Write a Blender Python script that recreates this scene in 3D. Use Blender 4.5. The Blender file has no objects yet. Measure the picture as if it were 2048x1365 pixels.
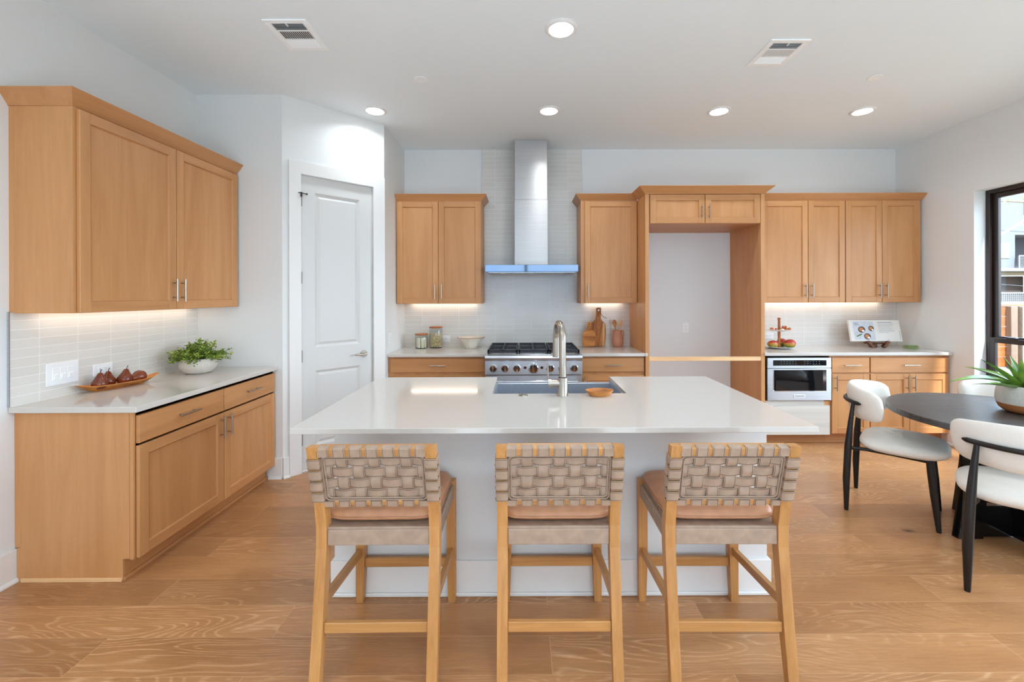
import bpy, bmesh, math, random
from mathutils import Vector, Matrix, Euler
random.seed(7)
R = math.radians
PI = math.pi
sc = bpy.context.scene
C = sc.collection

# ------------------------------------------------------------------ camera, world, exposure
cam_d = bpy.data.cameras.new('camera')
cam = bpy.data.objects.new('camera', cam_d); C.objects.link(cam)
cam.matrix_world = (Matrix.Translation((0, 0, 1.488)) @ Matrix.Rotation(-0.0031, 4, 'Z')
                    @ Matrix.Rotation(R(90), 4, 'X') @ Matrix.Rotation(-0.003, 4, 'Z'))
cam_d.sensor_fit = 'HORIZONTAL'; cam_d.sensor_width = 36.0
cam_d.lens = 863.3 / 2048 * 36.0
cam_d.shift_x = (1024 - 1049.7) / 2048
cam_d.shift_y = (590.8 - 682.5) / 2048
cam_d.clip_start = 0.05; cam_d.clip_end = 300
sc.camera = cam
vs = sc.view_settings
vs.view_transform = 'Standard'; vs.look = 'None'; vs.gamma = 1.0; vs.use_curve_mapping = False
vs.exposure = 0.57
sc.cycles.use_denoising = True
sc.cycles.max_bounces = 10; sc.cycles.diffuse_bounces = 5; sc.cycles.glossy_bounces = 5
sc.cycles.transparent_max_bounces = 10; sc.cycles.transmission_bounces = 6
sc.cycles.caustics_reflective = False; sc.cycles.caustics_refractive = False
sc.cycles.sample_clamp_indirect = 6.0

SKY = 2.8            # daylight
LAMP = 3.2          # each recessed lamp, watts
STRIP = 5.0          # under-cabinet strips

w = bpy.data.worlds.new('world'); sc.world = w; w.use_nodes = True
nt = w.node_tree; nt.nodes.clear()
wo = nt.nodes.new('ShaderNodeOutputWorld'); bg = nt.nodes.new('ShaderNodeBackground')
tc = nt.nodes.new('ShaderNodeTexCoord'); nz = nt.nodes.new('ShaderNodeTexNoise'); rp = nt.nodes.new('ShaderNodeValToRGB')
nz.inputs['Scale'].default_value = 2.6; nz.inputs['Detail'].default_value = 6
rp.color_ramp.elements[0].position = 0.42; rp.color_ramp.elements[0].color = (0.50, 0.73, 1.04, 1)
rp.color_ramp.elements[1].position = 0.60; rp.color_ramp.elements[1].color = (0.89, 0.985, 1.06, 1)
nt.links.new(tc.outputs['Generated'], nz.inputs['Vector']); nt.links.new(nz.outputs['Fac'], rp.inputs['Fac'])
nt.links.new(rp.outputs['Color'], bg.inputs['Color'])
dt = nt.nodes.new('ShaderNodeVectorMath'); dt.operation = 'DOT_PRODUCT'; dt.inputs[1].default_value = Vector((.80, .05, .60)).normalized()   # hazy sun behind thin cloud
nt.links.new(tc.outputs['Generated'], dt.inputs[0])
def wm(op, a, b):
    x = nt.nodes.new('ShaderNodeMath'); x.operation = op; nt.links.new(a, x.inputs[0]); x.inputs[1].default_value = b; return x.outputs[0]
hz = wm('ADD', wm('MULTIPLY', wm('POWER', wm('MAXIMUM', dt.outputs['Value'], 0.0), 3.0), 3.6 * SKY), SKY)
nt.links.new(hz, bg.inputs['Strength'])
nt.links.new(bg.outputs[0], wo.inputs[0])

sun_d = bpy.data.lights.new('sun', 'SUN'); sun_d.energy = 10.0; sun_d.angle = R(3); sun_d.color = (.95, 1.0, 1.05)
sun = bpy.data.objects.new('sun', sun_d); C.objects.link(sun)
sun.rotation_euler = Vector((.14, -.62, .77)).to_track_quat('Z', 'Y').to_euler()

def portal(loc, rot, sx, sy):            # marks a window opening for sky sampling
    l = bpy.data.lights.new('sky_portal', 'AREA'); l.shape = 'RECTANGLE'; l.size = sx; l.size_y = sy
    l.cycles.is_portal = True
    o = bpy.data.objects.new('sky_portal', l); C.objects.link(o); o.location = loc; o.rotation_euler = rot

# ------------------------------------------------------------------ room dimensions (metres)
XL, XR, YB, YF, HC = -2.665, 4.211, 4.868, -2.8, 3.13
CT, CTH = 0.915, 0.03
P1 = Vector((-1.966, 3.525, 0)); P2 = Vector((-1.337, 4.156, 0))
WIN_Y0, WIN_Y1, WIN_Z0, WIN_Z1 = 0.0, 4.02, 0.45, 2.45       # window in the wall by the dining table
BACKWIN = (-1.5, 3.2, 0.1, 2.6)                             # glazing behind the camera
portal((XR + 0.12, (WIN_Y0 + WIN_Y1) / 2, (WIN_Z0 + WIN_Z1) / 2), (0, R(90), 0), WIN_Z1 - WIN_Z0, WIN_Y1 - WIN_Y0)
portal(((BACKWIN[0] + BACKWIN[1]) / 2, YF - 0.1, (BACKWIN[2] + BACKWIN[3]) / 2), (R(90), 0, 0), BACKWIN[1] - BACKWIN[0], BACKWIN[3] - BACKWIN[2])

# ------------------------------------------------------------------ mesh helpers
ORG = {}
class MB:
    def __init__(s):
        s.bm = bmesh.new(); s.mi = 0; s.lay = s.bm.faces.layers.int.new('done')
    def m(s, i):
        s._fin(); s.mi = i; return s
    def _fin(s):
        for f in s.bm.faces:
            if f[s.lay] == 0: f.material_index = s.mi; f[s.lay] = 1
    def box(s, x0, x1, y0, y1, z0, z1, bev=0.0, T=None, seg=1):
        r = bmesh.ops.create_cube(s.bm, size=1.0); vs_ = r['verts']
        x0, x1 = min(x0, x1), max(x0, x1); y0, y1 = min(y0, y1), max(y0, y1); z0, z1 = min(z0, z1), max(z0, z1)
        for v in vs_:
            v.co = Vector((x0 + (v.co.x + .5) * (x1 - x0), y0 + (v.co.y + .5) * (y1 - y0), z0 + (v.co.z + .5) * (z1 - z0)))
        if bev > 0:
            b = min(bev, .45 * min(x1 - x0, y1 - y0, z1 - z0))
            es = list({e for v in vs_ for e in v.link_edges})
            r = bmesh.ops.bevel(s.bm, geom=es, offset=b, segments=seg, affect='EDGES', profile=.5, clamp_overlap=True)
            vs_ = list({v for f in r['faces'] for v in f.verts})
        if T is not None:
            for v in vs_: v.co = T @ v.co
        return s
    def hexa(s, lo, hi):                       # two rings of points -> closed solid
        a = [s.bm.verts.new(p) for p in lo]; b = [s.bm.verts.new(p) for p in hi]; n = len(a)
        s.bm.faces.new(a[::-1]); s.bm.faces.new(b)
        for i in range(n): s.bm.faces.new((a[i], a[(i + 1) % n], b[(i + 1) % n], b[i]))
        return s
    def prism(s, poly, a, b, T=None, bev=0):   # polygon in local (y,z) extruded along local x from a to b
        lo = [Vector((a, p[0], p[1])) for p in poly]; hi = [Vector((b, p[0], p[1])) for p in poly]
        if T is not None: lo = [T @ p for p in lo]; hi = [T @ p for p in hi]
        n0 = len(s.bm.verts)
        s.hexa(lo, hi)
        if bev:
            s.bm.verts.ensure_lookup_table()
            es = list({e for v in s.bm.verts[n0:] for e in v.link_edges})
            bmesh.ops.bevel(s.bm, geom=es, offset=bev, segments=1, affect='EDGES', profile=.5, clamp_overlap=True)
        return s
    def rings(s, rs, cap0=True, cap1=True, closed=False):
        V = [[s.bm.verts.new(p) for p in r] for r in rs]; n = len(V[0]); m = len(V)
        for j in range(m if closed else m - 1):
            A, B = V[j], V[(j + 1) % m]
            for i in range(n): s.bm.faces.new((A[i], A[(i + 1) % n], B[(i + 1) % n], B[i]))
        if not closed:
            if cap0: s.bm.faces.new(V[0][::-1])
            if cap1: s.bm.faces.new(V[-1])
        return s
    def cyl(s, p0, p1, r0, r1=None, n=16):
        return s.tube([p0, p1], [r0, r0 if r1 is None else r1], n)
    def tube(s, path, r, n=10, closed=False, sx=1.0):
        path = [Vector(p) for p in path]; m = len(path)
        rr = r if isinstance(r, (list, tuple)) else [r] * m
        rs = []; up = None
        for i in range(m):
            if closed: t = path[(i + 1) % m] - path[i - 1]
            else: t = path[min(i + 1, m - 1)] - path[max(i - 1, 0)]
            t.normalize()
            if up is None:
                up = Vector((0, 0, 1)) if abs(t.z) < .9 else Vector((1, 0, 0))
            u = (up - t * up.dot(t)).normalized(); v = t.cross(u); up = u
            rs.append([path[i] + (u * math.cos(2 * PI * k / n) * sx + v * math.sin(2 * PI * k / n)) * rr[i] for k in range(n)])
        return s.rings(rs, closed=closed)
    def lathe(s, prof, c=(0, 0, 0), n=32, sx=1.0, sy=1.0, T=None, wob=None):   # (r,z) profile; r=0 ends are capped
        c = Vector(c); rs = []
        for j, (r, z) in enumerate(prof):
            ring = []
            for k in range(n):
                a = 2 * PI * k / n; q = r if wob is None else r * (1 + wob(a, j))
                p = Vector((math.cos(a) * q * sx, math.sin(a) * q * sy, z))
                ring.append((T @ p if T is not None else p) + c)
            rs.append(ring)
        return s.rings(rs, prof[0][0] < .001, prof[-1][0] < .001)
    def grid(s, fn, nu, nv, cu=False, cv=False):
        V = [[s.bm.verts.new(fn(i / (nu if cu else nu - 1), j / (nv if cv else nv - 1))) for j in range(nv)] for i in range(nu)]
        for i in range(nu if cu else nu - 1):
            for j in range(nv if cv else nv - 1):
                s.bm.faces.new((V[i][j], V[(i + 1) % nu][j], V[(i + 1) % nu][(j + 1) % nv], V[i][(j + 1) % nv]))
        return s
    def build(s, name, mats, parent=None, smooth=False, angle=38):
        s._fin()
        bmesh.ops.recalc_face_normals(s.bm, faces=s.bm.faces[:])
        root = parent
        while root is not None and root.parent is not None: root = root.parent
        if root is not None:
            o_ = ORG.get(root.name, Vector((0, 0, 0)))
            for v in s.bm.verts: v.co -= o_
        me = bpy.data.meshes.new(name); s.bm.to_mesh(me); s.bm.free()
        for m_ in (mats if isinstance(mats, (list, tuple)) else [mats]): me.materials.append(m_)
        if smooth:
            for p in me.polygons: p.use_smooth = True
            me.set_sharp_from_angle(angle=R(angle))
        o = bpy.data.objects.new(name, me); C.objects.link(o)
        if parent is not None: o.parent = parent
        return o

def tag(o, label, cat, group=None, kind=None):
    o['label'] = label; o['category'] = cat
    if group: o['group'] = group
    if kind: o['kind'] = kind
    return o
def thing(name, label, cat, loc=(0, 0, 0), group=None):
    o = bpy.data.objects.new(name, None); C.objects.link(o); o.location = loc
    o.empty_display_size = .05
    ORG[o.name] = Vector(loc)
    return tag(o, label, cat, group)
def struct(o):
    o['kind'] = 'structure'; return o
def copy_tree(o, parent=None):
    c = o.copy(); C.objects.link(c)
    if parent is not None: c.parent = parent
    for ch in list(o.children): copy_tree(ch, c)
    return c
def frame_T(origin, u, v, n):
    M = Matrix.Identity(4)
    for i in range(3):
        M[i][0] = u[i]; M[i][1] = v[i]; M[i][2] = n[i]; M[i][3] = origin[i]
    return M
def text_mesh(body, size, T, mat, name, parent, depth=.0004):
    cu = bpy.data.curves.new('lettering', 'FONT'); cu.body = body; cu.size = size; cu.extrude = depth
    cu.align_x = 'CENTER'; cu.align_y = 'CENTER'
    to = bpy.data.objects.new('lettering', cu); C.objects.link(to)
    dg = bpy.context.evaluated_depsgraph_get()
    me = bpy.data.meshes.new_from_object(to.evaluated_get(dg))
    bpy.data.objects.remove(to)
    root = parent
    while root.parent is not None: root = root.parent
    o_ = ORG.get(root.name, Vector((0, 0, 0)))
    for v in me.vertices: v.co = T @ v.co - o_
    me.materials.clear(); me.materials.append(mat)
    o = bpy.data.objects.new(name, me); C.objects.link(o); o.parent = parent
    return o

# ------------------------------------------------------------------ materials
def s2l(c):
    return tuple((x / 12.92 if x <= .04045 else ((x + .055) / 1.055) ** 2.4) for x in (v / 255 for v in c))
class Mat:
    def __init__(s, name):
        s.m = bpy.data.materials.new(name); s.m.use_nodes = True; s.nt = s.m.node_tree
        s.b = s.nt.nodes['Principled BSDF']
    def n(s, typ, **kw):
        x = s.nt.nodes.new('ShaderNode' + typ)
        for k, v in kw.items():
            if k.startswith('i_'):
                x.inputs[k[2:].replace('_', ' ')].default_value = v
            else: setattr(x, k, v)
        return x
    def l(s, a, b): s.nt.links.new(a, b)
    def math(s, op, a, b=None, c=None):
        x = s.n('Math', operation=op)
        for i, q in enumerate((a, b, c)):
            if q is None: continue
            if isinstance(q, (int, float)): x.inputs[i].default_value = q
            else: s.l(q, x.inputs[i])
        return x.outputs[0]
    def mix(s, f, a, b, blend='MIX'):
        x = s.n('Mix', data_type='RGBA', blend_type=blend)
        for q, i in ((f, 0), (a, 6), (b, 7)):
            if isinstance(q, (int, float)): x.inputs[i].default_value = q
            elif isinstance(q, tuple): x.inputs[i].default_value = (*q, 1)
            else: s.l(q, x.inputs[i])
        return x.outputs[2]
    def ramp(s, f, stops):
        x = s.n('ValToRGB'); e = x.color_ramp.elements
        while len(e) < len(stops): e.new(.5)
        for k, (p, c) in zip(e, stops):
            k.position = p; k.color = (*c, 1) if isinstance(c, tuple) else (c, c, c, 1)
        s.l(f, x.inputs[0]); return x.outputs[0]
    def bump(s, h, st=.2, d=.01):
        x = s.n('Bump', i_Strength=st, i_Distance=d); s.l(h, x.inputs['Height']); s.l(x.outputs[0], s.b.inputs['Normal'])
    def set(s, **kw):
        for k, v in kw.items():
            s.b.inputs[k.replace('_', ' ')].default_value = v
        return s
def plain(name, rgb, rough=.5, metal=0.0, noise=None, **kw):
    M = Mat(name); M.set(Base_Color=(*s2l(rgb), 1), Roughness=rough, Metallic=metal, **kw)
    if noise:
        sc_, st, var = noise
        t = M.n('TexCoord'); z = M.n('TexNoise', i_Scale=sc_, i_Detail=4.0); M.l(t.outputs['Object'], z.inputs['Vector'])
        if st: M.bump(z.outputs['Fac'], st, .003)
        if var:
            c = s2l(rgb)
            M.l(M.ramp(z.outputs['Fac'], [(.3, tuple(q * (1 - var) for q in c)), (.7, tuple(min(1, q * (1 + var)) for q in c))]), M.b.inputs['Base Color'])
    return M.m
def wood(name, c1, c2, axis='z', rough=.42, across=9.0, along=.9, vary=.14, contrast=(.30, .70), fine=.25, spec=.5):
    M = Mat(name); t = M.n('TexCoord'); oi = M.n('ObjectInfo')
    sc_ = {'x': (along, across, across), 'y': (across, along, across), 'z': (across, across, along)}[axis]
    off = M.n('Combine' + 'XYZ'); 
    for k, q in enumerate((7.1, 3.3, 11.7)): M.l(M.math('MULTIPLY', oi.outputs['Random'], q), off.inputs[k])
    add = M.n('VectorMath', operation='ADD'); M.l(t.outputs['Object'], add.inputs[0]); M.l(off.outputs[0], add.inputs[1])
    mp = M.n('Mapping'); mp.inputs['Scale'].default_value = sc_; M.l(add.outputs[0], mp.inputs['Vector'])
    z = M.n('TexNoise', i_Scale=1.0, i_Detail=5.0, i_Roughness=.6, i_Distortion=.7); M.l(mp.outputs[0], z.inputs['Vector'])
    mp2 = M.n('Mapping'); mp2.inputs['Scale'].default_value = tuple(q * 8 if q == across else q * 3 for q in sc_); M.l(add.outputs[0], mp2.inputs['Vector'])
    z2 = M.n('TexNoise', i_Scale=1.0, i_Detail=3.0, i_Roughness=.7); M.l(mp2.outputs[0], z2.inputs['Vector'])
    f = M.math('ADD', z.outputs['Fac'], M.math('MULTIPLY', M.math('SUBTRACT', z2.outputs['Fac'], .5), fine))
    col = M.ramp(f, [(contrast[0], s2l(c1)), (contrast[1], s2l(c2))])
    hs = M.n('HueSaturation'); M.l(col, hs.inputs['Color'])
    M.l(M.math('ADD', M.math('MULTIPLY', M.math('SUBTRACT', oi.outputs['Random'], .5), vary), 1.0), hs.inputs['Value'])
    M.l(hs.outputs[0], M.b.inputs['Base Color'])
    M.set(Roughness=rough); M.b.inputs['Specular IOR Level'].default_value = spec
    M.bump(z2.outputs['Fac'], .05, .002)
    return M.m
def emit(name, rgb, strength):
    M = Mat(name); M.set(Base_Color=(1, 1, 1, 1), Emission_Color=(*s2l(rgb), 1), Emission_Strength=strength); return M.m

def wall_mat(name, rgb, bump=.10):
    M = Mat(name); t = M.n('TexCoord'); z = M.n('TexNoise', i_Scale=90.0, i_Detail=3.0); M.l(t.outputs['Object'], z.inputs['Vector'])
    M.set(Base_Color=(*s2l(rgb), 1), Roughness=.65); M.bump(z.outputs['Fac'], bump, .004); return M.m
M_WALL = wall_mat('painted_wall', (229, 230, 229))
M_CEIL = wall_mat('painted_ceiling', (240, 247, 250), .06)
M_ISLWALL = wall_mat('island_paint', (222, 222, 221), .16)
M_TRIM = plain('white_trim_paint', (234, 232, 229), .35)
M_DOORP = plain('white_door_paint', (216, 215, 212), .38)

def floor_mat():
    M = Mat('oak_floor'); t = M.n('TexCoord')
    mp = M.n('Mapping'); mp.inputs['Location'].default_value = (20.3, -1.69 + .195 * 100, 0); M.l(t.outputs['Object'], mp.inputs['Vector'])
    br = M.n('TexBrick', offset=.37, offset_frequency=2, squash=1.0)
    br.inputs['Color1'].default_value = (0, 0, 0, 1); br.inputs['Color2'].default_value = (1, 1, 1, 1); br.inputs['Mortar'].default_value = (.5, .5, .5, 1)
    br.inputs['Scale'].default_value = 1.0; br.inputs['Mortar Size'].default_value = .0016; br.inputs['Mortar Smooth'].default_value = .2
    br.inputs['Brick Width'].default_value = 1.92; br.inputs['Row Height'].default_value = .195
    M.l(mp.outputs[0], br.inputs['Vector'])
    tint = M.n('SeparateColor'); M.l(br.outputs['Color'], tint.inputs[0]); tint = tint.outputs[0]
    W = M.math('MULTIPLY', tint, 37.0)
    def noise(scale, det, dist=0.0, rough=.55):
        m_ = M.n('Mapping'); m_.inputs['Scale'].default_value = scale; M.l(t.outputs['Object'], m_.inputs['Vector'])
        z = M.n('TexNoise', noise_dimensions='4D', i_Scale=1.0, i_Detail=det, i_Distortion=dist, i_Roughness=rough)
        M.l(m_.outputs[0], z.inputs['Vector']); M.l(W, z.inputs['W']); return z.outputs['Fac']
    base = noise((.7, 3.0, 1), 3.0, .4)
    fibre = noise((6.0, 170.0, 1), 3.0, 0.0, .7)
    field = noise((.85, 4.2, 1), 2.0, .5, .45)
    fr = M.math('FRACT', M.math('MULTIPLY', field, 34.0))
    line = M.math('SUBTRACT', 1.0, M.math('MULTIPLY', M.math('ABSOLUTE', M.math('SUBTRACT', fr, .5)), 5.0))
    line = M.math('MAXIMUM', line, 0.0)
    where = M.math('MULTIPLY', M.ramp(noise((.5, 1.6, 1), 2.0), [(.44, 0.0), (.62, 1.0)]), M.ramp(fibre, [(.36, .1), (.6, 1.0)]))
    col = M.ramp(base, [(.25, s2l((167, 113, 67))), (.55, s2l((190, 135, 85))), (.8, s2l((207, 153, 101)))])
    col = M.mix(M.math('MULTIPLY', M.math('SUBTRACT', .64, fibre), 1.15), col, s2l((121, 74, 42)))
    col = M.mix(M.math('MULTIPLY', M.math('MULTIPLY', line, where), .75), col, s2l((232, 184, 137)))
    # knots
    mk = M.n('Mapping'); mk.inputs['Scale'].default_value = (1.1, 2.3, 1); M.l(t.outputs['Object'], mk.inputs['Vector'])
    vo = M.n('TexVoronoi', i_Scale=1.0, i_Randomness=1.0); M.l(mk.outputs[0], vo.inputs['Vector'])
    kc = M.n('SeparateColor'); M.l(vo.outputs['Color'], kc.inputs[0])
    kn = M.math('MULTIPLY', M.ramp(vo.outputs['Distance'], [(.018, 1.0), (.055, 0.0)]), M.ramp(kc.outputs[0], [(.22, 0.0), (.27, 1.0)]))
    halo = M.math('MULTIPLY', M.ramp(vo.outputs['Distance'], [(.02, 1.0), (.24, 0.0)]), M.ramp(kc.outputs[0], [(.22, 0.0), (.27, 1.0)]))
    col = M.mix(M.math('MULTIPLY', halo, .35), col, s2l((117, 70, 40)))
    col = M.mix(M.math('MULTIPLY', kn, .9), col, s2l((55, 34, 23)))
    hs = M.n('HueSaturation'); M.l(col, hs.inputs['Color']); M.l(M.math('ADD', M.math('MULTIPLY', tint, .24), .90), hs.inputs['Value'])
    hs.inputs['Saturation'].default_value = .98
    col = M.mix(M.math('MULTIPLY', br.outputs['Fac'], .55), hs.outputs[0], s2l((215, 168, 123)))
    M.l(col, M.b.inputs['Base Color'])
    M.l(M.ramp(fibre, [(.2, .36), (.8, .24)]), M.b.inputs['Roughness']); M.bump(fibre, .10, .002)
    return M.m
M_FLOOR = floor_mat()

def tile_mat(name, ux, phase):          # ux: 0 or 1, the horizontal axis of the wall
    M = Mat(name); t = M.n('TexCoord'); sx = M.n('SeparateXYZ'); M.l(t.outputs['Object'], sx.inputs[0])
    cb = M.n('CombineXYZ'); M.l(M.math('ADD', sx.outputs[ux], 20.5 - phase), cb.inputs[0]); M.l(M.math('ADD', sx.outputs[2], -CT + .0498 * 0), cb.inputs[1])
    br = M.n('TexBrick', offset=0.0, squash=1.0)
    br.inputs['Color1'].default_value = (.0, .0, .0, 1); br.inputs['Color2'].default_value = (1, 1, 1, 1); br.inputs['Mortar'].default_value = (.5, .5, .5, 1)
    br.inputs['Scale'].default_value = 1.0; br.inputs['Mortar Size'].default_value = .0018; br.inputs['Mortar Smooth'].default_value = .3
    br.inputs['Brick Width'].default_value = .205; br.inputs['Row Height'].default_value = .0498
    M.l(cb.outputs[0], br.inputs['Vector'])
    col = M.mix(br.outputs['Color'], s2l((219, 214, 206)), s2l((224, 219, 211)))
    col = M.mix(M.math('MULTIPLY', br.outputs['Fac'], .8), col, s2l((248, 245, 240)))
    M.l(col, M.b.inputs['Base Color']); M.set(Roughness=.16)
    mp = M.n('Mapping'); mp.inputs['Scale'].default_value = (70, 70, 6); M.l(t.outputs['Object'], mp.inputs['Vector'])
    z = M.n('TexNoise', i_Scale=1.0, i_Detail=2.0); M.l(mp.outputs[0], z.inputs['Vector'])
    h = M.math('ADD', M.math('MULTIPLY', z.outputs['Fac'], .25), M.math('SUBTRACT', 1.0, br.outputs['Fac']))
    M.bump(h, .35, .0025); return M.m
M_TILE_X = tile_mat('stacked_tile_back', 0, -.319)
M_TILE_Y = tile_mat('stacked_tile_side', 1, 2.377)

M_MAPZ = wood('maple_upright', (190, 132, 80), (208, 151, 98), 'z')
M_MAPX = wood('maple_crosswise', (188, 130, 79), (207, 149, 97), 'x')
M_MAPY = wood('maple_lengthwise', (188, 130, 79), (207, 149, 97), 'y')
M_MAPDK = plain('cabinet_gap_shadow_board', (73, 45, 26), .7)
M_RAW = wood('unfinished_panel', (196, 190, 180), (214, 208, 198), 'x', rough=.6, across=14)
M_PINE = wood('raw_pine_board', (232, 178, 122), (250, 208, 156), 'x', rough=.55)
M_STOOLZ = wood('stool_oak_upright', (178, 122, 67), (206, 151, 91), 'z', across=26, along=1.6)
M_STOOLX = wood('stool_oak_crosswise', (180, 124, 69), (208, 153, 93), 'x', across=26, along=1.6)
M_STOOLY = wood('stool_oak_lengthwise', (174, 119, 65), (202, 148, 87), 'y', across=26, along=1.6)
M_OLIVE = wood('olive_wood', (157, 88, 38), (232, 158, 84), 'x', across=30, along=4, contrast=(.3, .7), rough=.35)
M_ACACIA = wood('acacia_wood', (134, 74, 36), (205, 132, 72), 'z', across=34, along=2, contrast=(.35, .65), rough=.4)
M_ACACIAPALE = wood('pale_sapwood', (215, 164, 105), (236, 190, 133), 'z', across=30, along=2)
M_TRAY = wood('carved_tray_wood', (175, 104, 40), (225, 154, 76), 'y', across=22, along=3, rough=.4)
M_WALNUT = wood('walnut', (92, 52, 30), (134, 82, 50), 'x', across=40, along=4)
M_QUARTZ = plain('white_quartz', (208, 201, 193), .075, noise=(420.0, 0, .035))
def brushed(name, rgb, rough, an=.8):
    M = Mat(name); t = M.n('TexCoord'); mp = M.n('Mapping'); mp.inputs['Scale'].default_value = (2, 2, 160); M.l(t.outputs['Object'], mp.inputs['Vector'])
    z = M.n('TexNoise', i_Scale=1.0, i_Detail=3.0); M.l(mp.outputs[0], z.inputs['Vector'])
    c = s2l(rgb); M.l(M.ramp(z.outputs['Fac'], [(.3, tuple(q * .94 for q in c)), (.7, tuple(min(1, q * 1.05) for q in c))]), M.b.inputs['Base Color'])
    tg = M.n('Tangent', direction_type='RADIAL', axis='Z'); M.l(tg.outputs[0], M.b.inputs['Tangent'])
    M.set(Roughness=rough, Metallic=1.0, Anisotropic=an); M.b.inputs['Anisotropic Rotation'].default_value = .25; return M.m
M_STEEL = brushed('brushed_steel', (206, 209, 214), .34)
M_STEELB = plain('polished_steel', (206, 212, 220), .08, 1.0)
M_CANOPY = plain('polished_canopy_steel', (112, 122, 136), .05, 1.0)
M_CHIM = brushed('chimney_steel', (178, 171, 165), .36)
M_SINK = plain('sink_steel', (190, 196, 206), .42, 1.0, noise=(60.0, 0, .05))
M_NICKEL = plain('satin_nickel', (176, 166, 154), .28, 1.0)
M_DARKMET = plain('dark_metal', (74, 70, 66), .4, 1.0)
M_IRON = plain('cast_iron', (38, 39, 44), .5, noise=(120.0, .2, .1))
M_BLACKGL = plain('black_glass', (14, 16, 20), .05)
M_BLACKPL = plain('black_plastic', (18, 18, 20), .4)
M_WHITEPL = plain('white_plastic', (240, 240, 240), .3)
M_PRINT = plain('grey_print', (120, 124, 130), .6)
M_INK = plain('dark_ink', (52, 52, 56), .6)
M_LEATHER = plain('taupe_leather', (168, 142, 122), .55, noise=(26.0, .10, .12))
M_CUSHION = plain('tan_leather', (184, 130, 93), .42, noise=(22.0, .10, .10))
M_THREAD = plain('stitching', (104, 84, 66), .8)
M_BOUCLE = plain('cream_boucle', (231, 223, 212), .9, noise=(260.0, .35, .04))
M_EBONY = wood('ebonised_wood', (22, 17, 15), (36, 29, 25), 'z', across=40, along=2, rough=.36, spec=.35)
M_TABLE = wood('black_stained_ash', (52, 49, 48), (84, 79, 76), 'x', across=26, along=1.5, rough=.30, contrast=(.35, .7))
M_TABLE2 = wood('black_stained_ash_turned', (46, 43, 42), (76, 71, 68), 'y', across=26, along=1.5, rough=.30, contrast=(.35, .7))
M_BLACKLAC = plain('black_lacquer', (16, 15, 15), .12)
M_BRONZE = plain('bronze_window_frame', (40, 28, 24), .35)
M_STONEPOT = plain('pale_concrete', (208, 199, 187), .8, noise=(30.0, .25, .07))
M_CERAMIC = plain('oatmeal_ceramic', (206, 199, 186), .6, noise=(60.0, .15, .05))
M_TERRA = plain('bare_clay_base', (186, 116, 63), .7)
M_BOWL = plain('cream_glaze', (230, 221, 206), .3, noise=(24.0, .1, .07))
M_BOWLRIM = plain('brown_rim_glaze', (168, 130, 84), .4)
M_CROCK = plain('pink_clay', (198, 138, 110), .75, noise=(50.0, .15, .05))
M_SOIL = plain('dark_soil', (46, 36, 28), .95, noise=(80.0, .5, .2))
M_PEAR = plain('brown_lacquered_pear', (112, 50, 26), .2, noise=(9.0, 0, .35))
M_STEM = plain('dark_stem', (44, 26, 20), .6)
M_LEAFA = plain('fresh_green_leaf', (140, 160, 52), .5, noise=(14.0, 0, .35))
M_LEAFB = plain('deep_green_leaf', (88, 116, 40), .5, noise=(14.0, 0, .3))
M_CORK = plain('orange_wood_lid', (178, 102, 58), .45, noise=(30.0, 0, .12))
M_PASTA = plain('dried_pasta', (232, 204, 156), .6, noise=(40.0, 0, .1))
M_CANDY = plain('cream_sticks', (240, 226, 200), .6)
M_PASTRY = plain('baked_pastry', (192, 104, 49), .55, noise=(60.0, .3, .3))
M_SUGAR = plain('sugared_pastry', (238, 222, 200), .7)
M_PAPER = plain('book_paper', (236, 232, 224), .8)
M_PHOTO = plain('printed_photo_grey', (206, 208, 212), .6, noise=(20.0, 0, .08))
M_SOUP = plain('printed_soup', (206, 132, 70), .6)
M_DISHDK = plain('printed_dark_dish', (84, 62, 60), .6)
M_LINEN = plain('printed_white', (240, 240, 238), .6)
M_DUCTSHADE = plain('duct_shade', (58, 58, 60), .8)
M_VENT = plain('vent_white_enamel', (250, 252, 252), .4)
M_LENS = emit('lit_lamp_lens', (255, 252, 246), 6.0)
M_STRIP = emit('lit_led_strip', (255, 240, 220), STRIP)

def glass_mat(name, tint=(.95, .97, .97), rough=0.0, refl=1.0):
    M = Mat(name); nt = M.nt; out = nt.nodes['Material Output']
    tr = M.n('BsdfTransparent'); tr.inputs[0].default_value = (*tint, 1)
    gl = M.n('BsdfGlossy'); gl.inputs['Roughness'].default_value = rough
    fr = M.n('LayerWeight'); fr.inputs[0].default_value = .5
    mx = M.n('MixShader'); M.l(M.math('ADD', M.math('MULTIPLY', M.math('POWER', fr.outputs['Facing'], 4.0), .5 * refl), .035), mx.inputs[0]); M.l(tr.outputs[0], mx.inputs[1]); M.l(gl.outputs[0], mx.inputs[2])
    M.l(mx.outputs[0], out.inputs[0]); nt.nodes.remove(M.b); return M.m
M_GLASS = glass_mat('window_glass')
M_JAR = glass_mat('clear_jar_glass', (.93, .95, .94))
M_GREENGL = glass_mat('green_pressed_glass', (.78, .87, .71))

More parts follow.
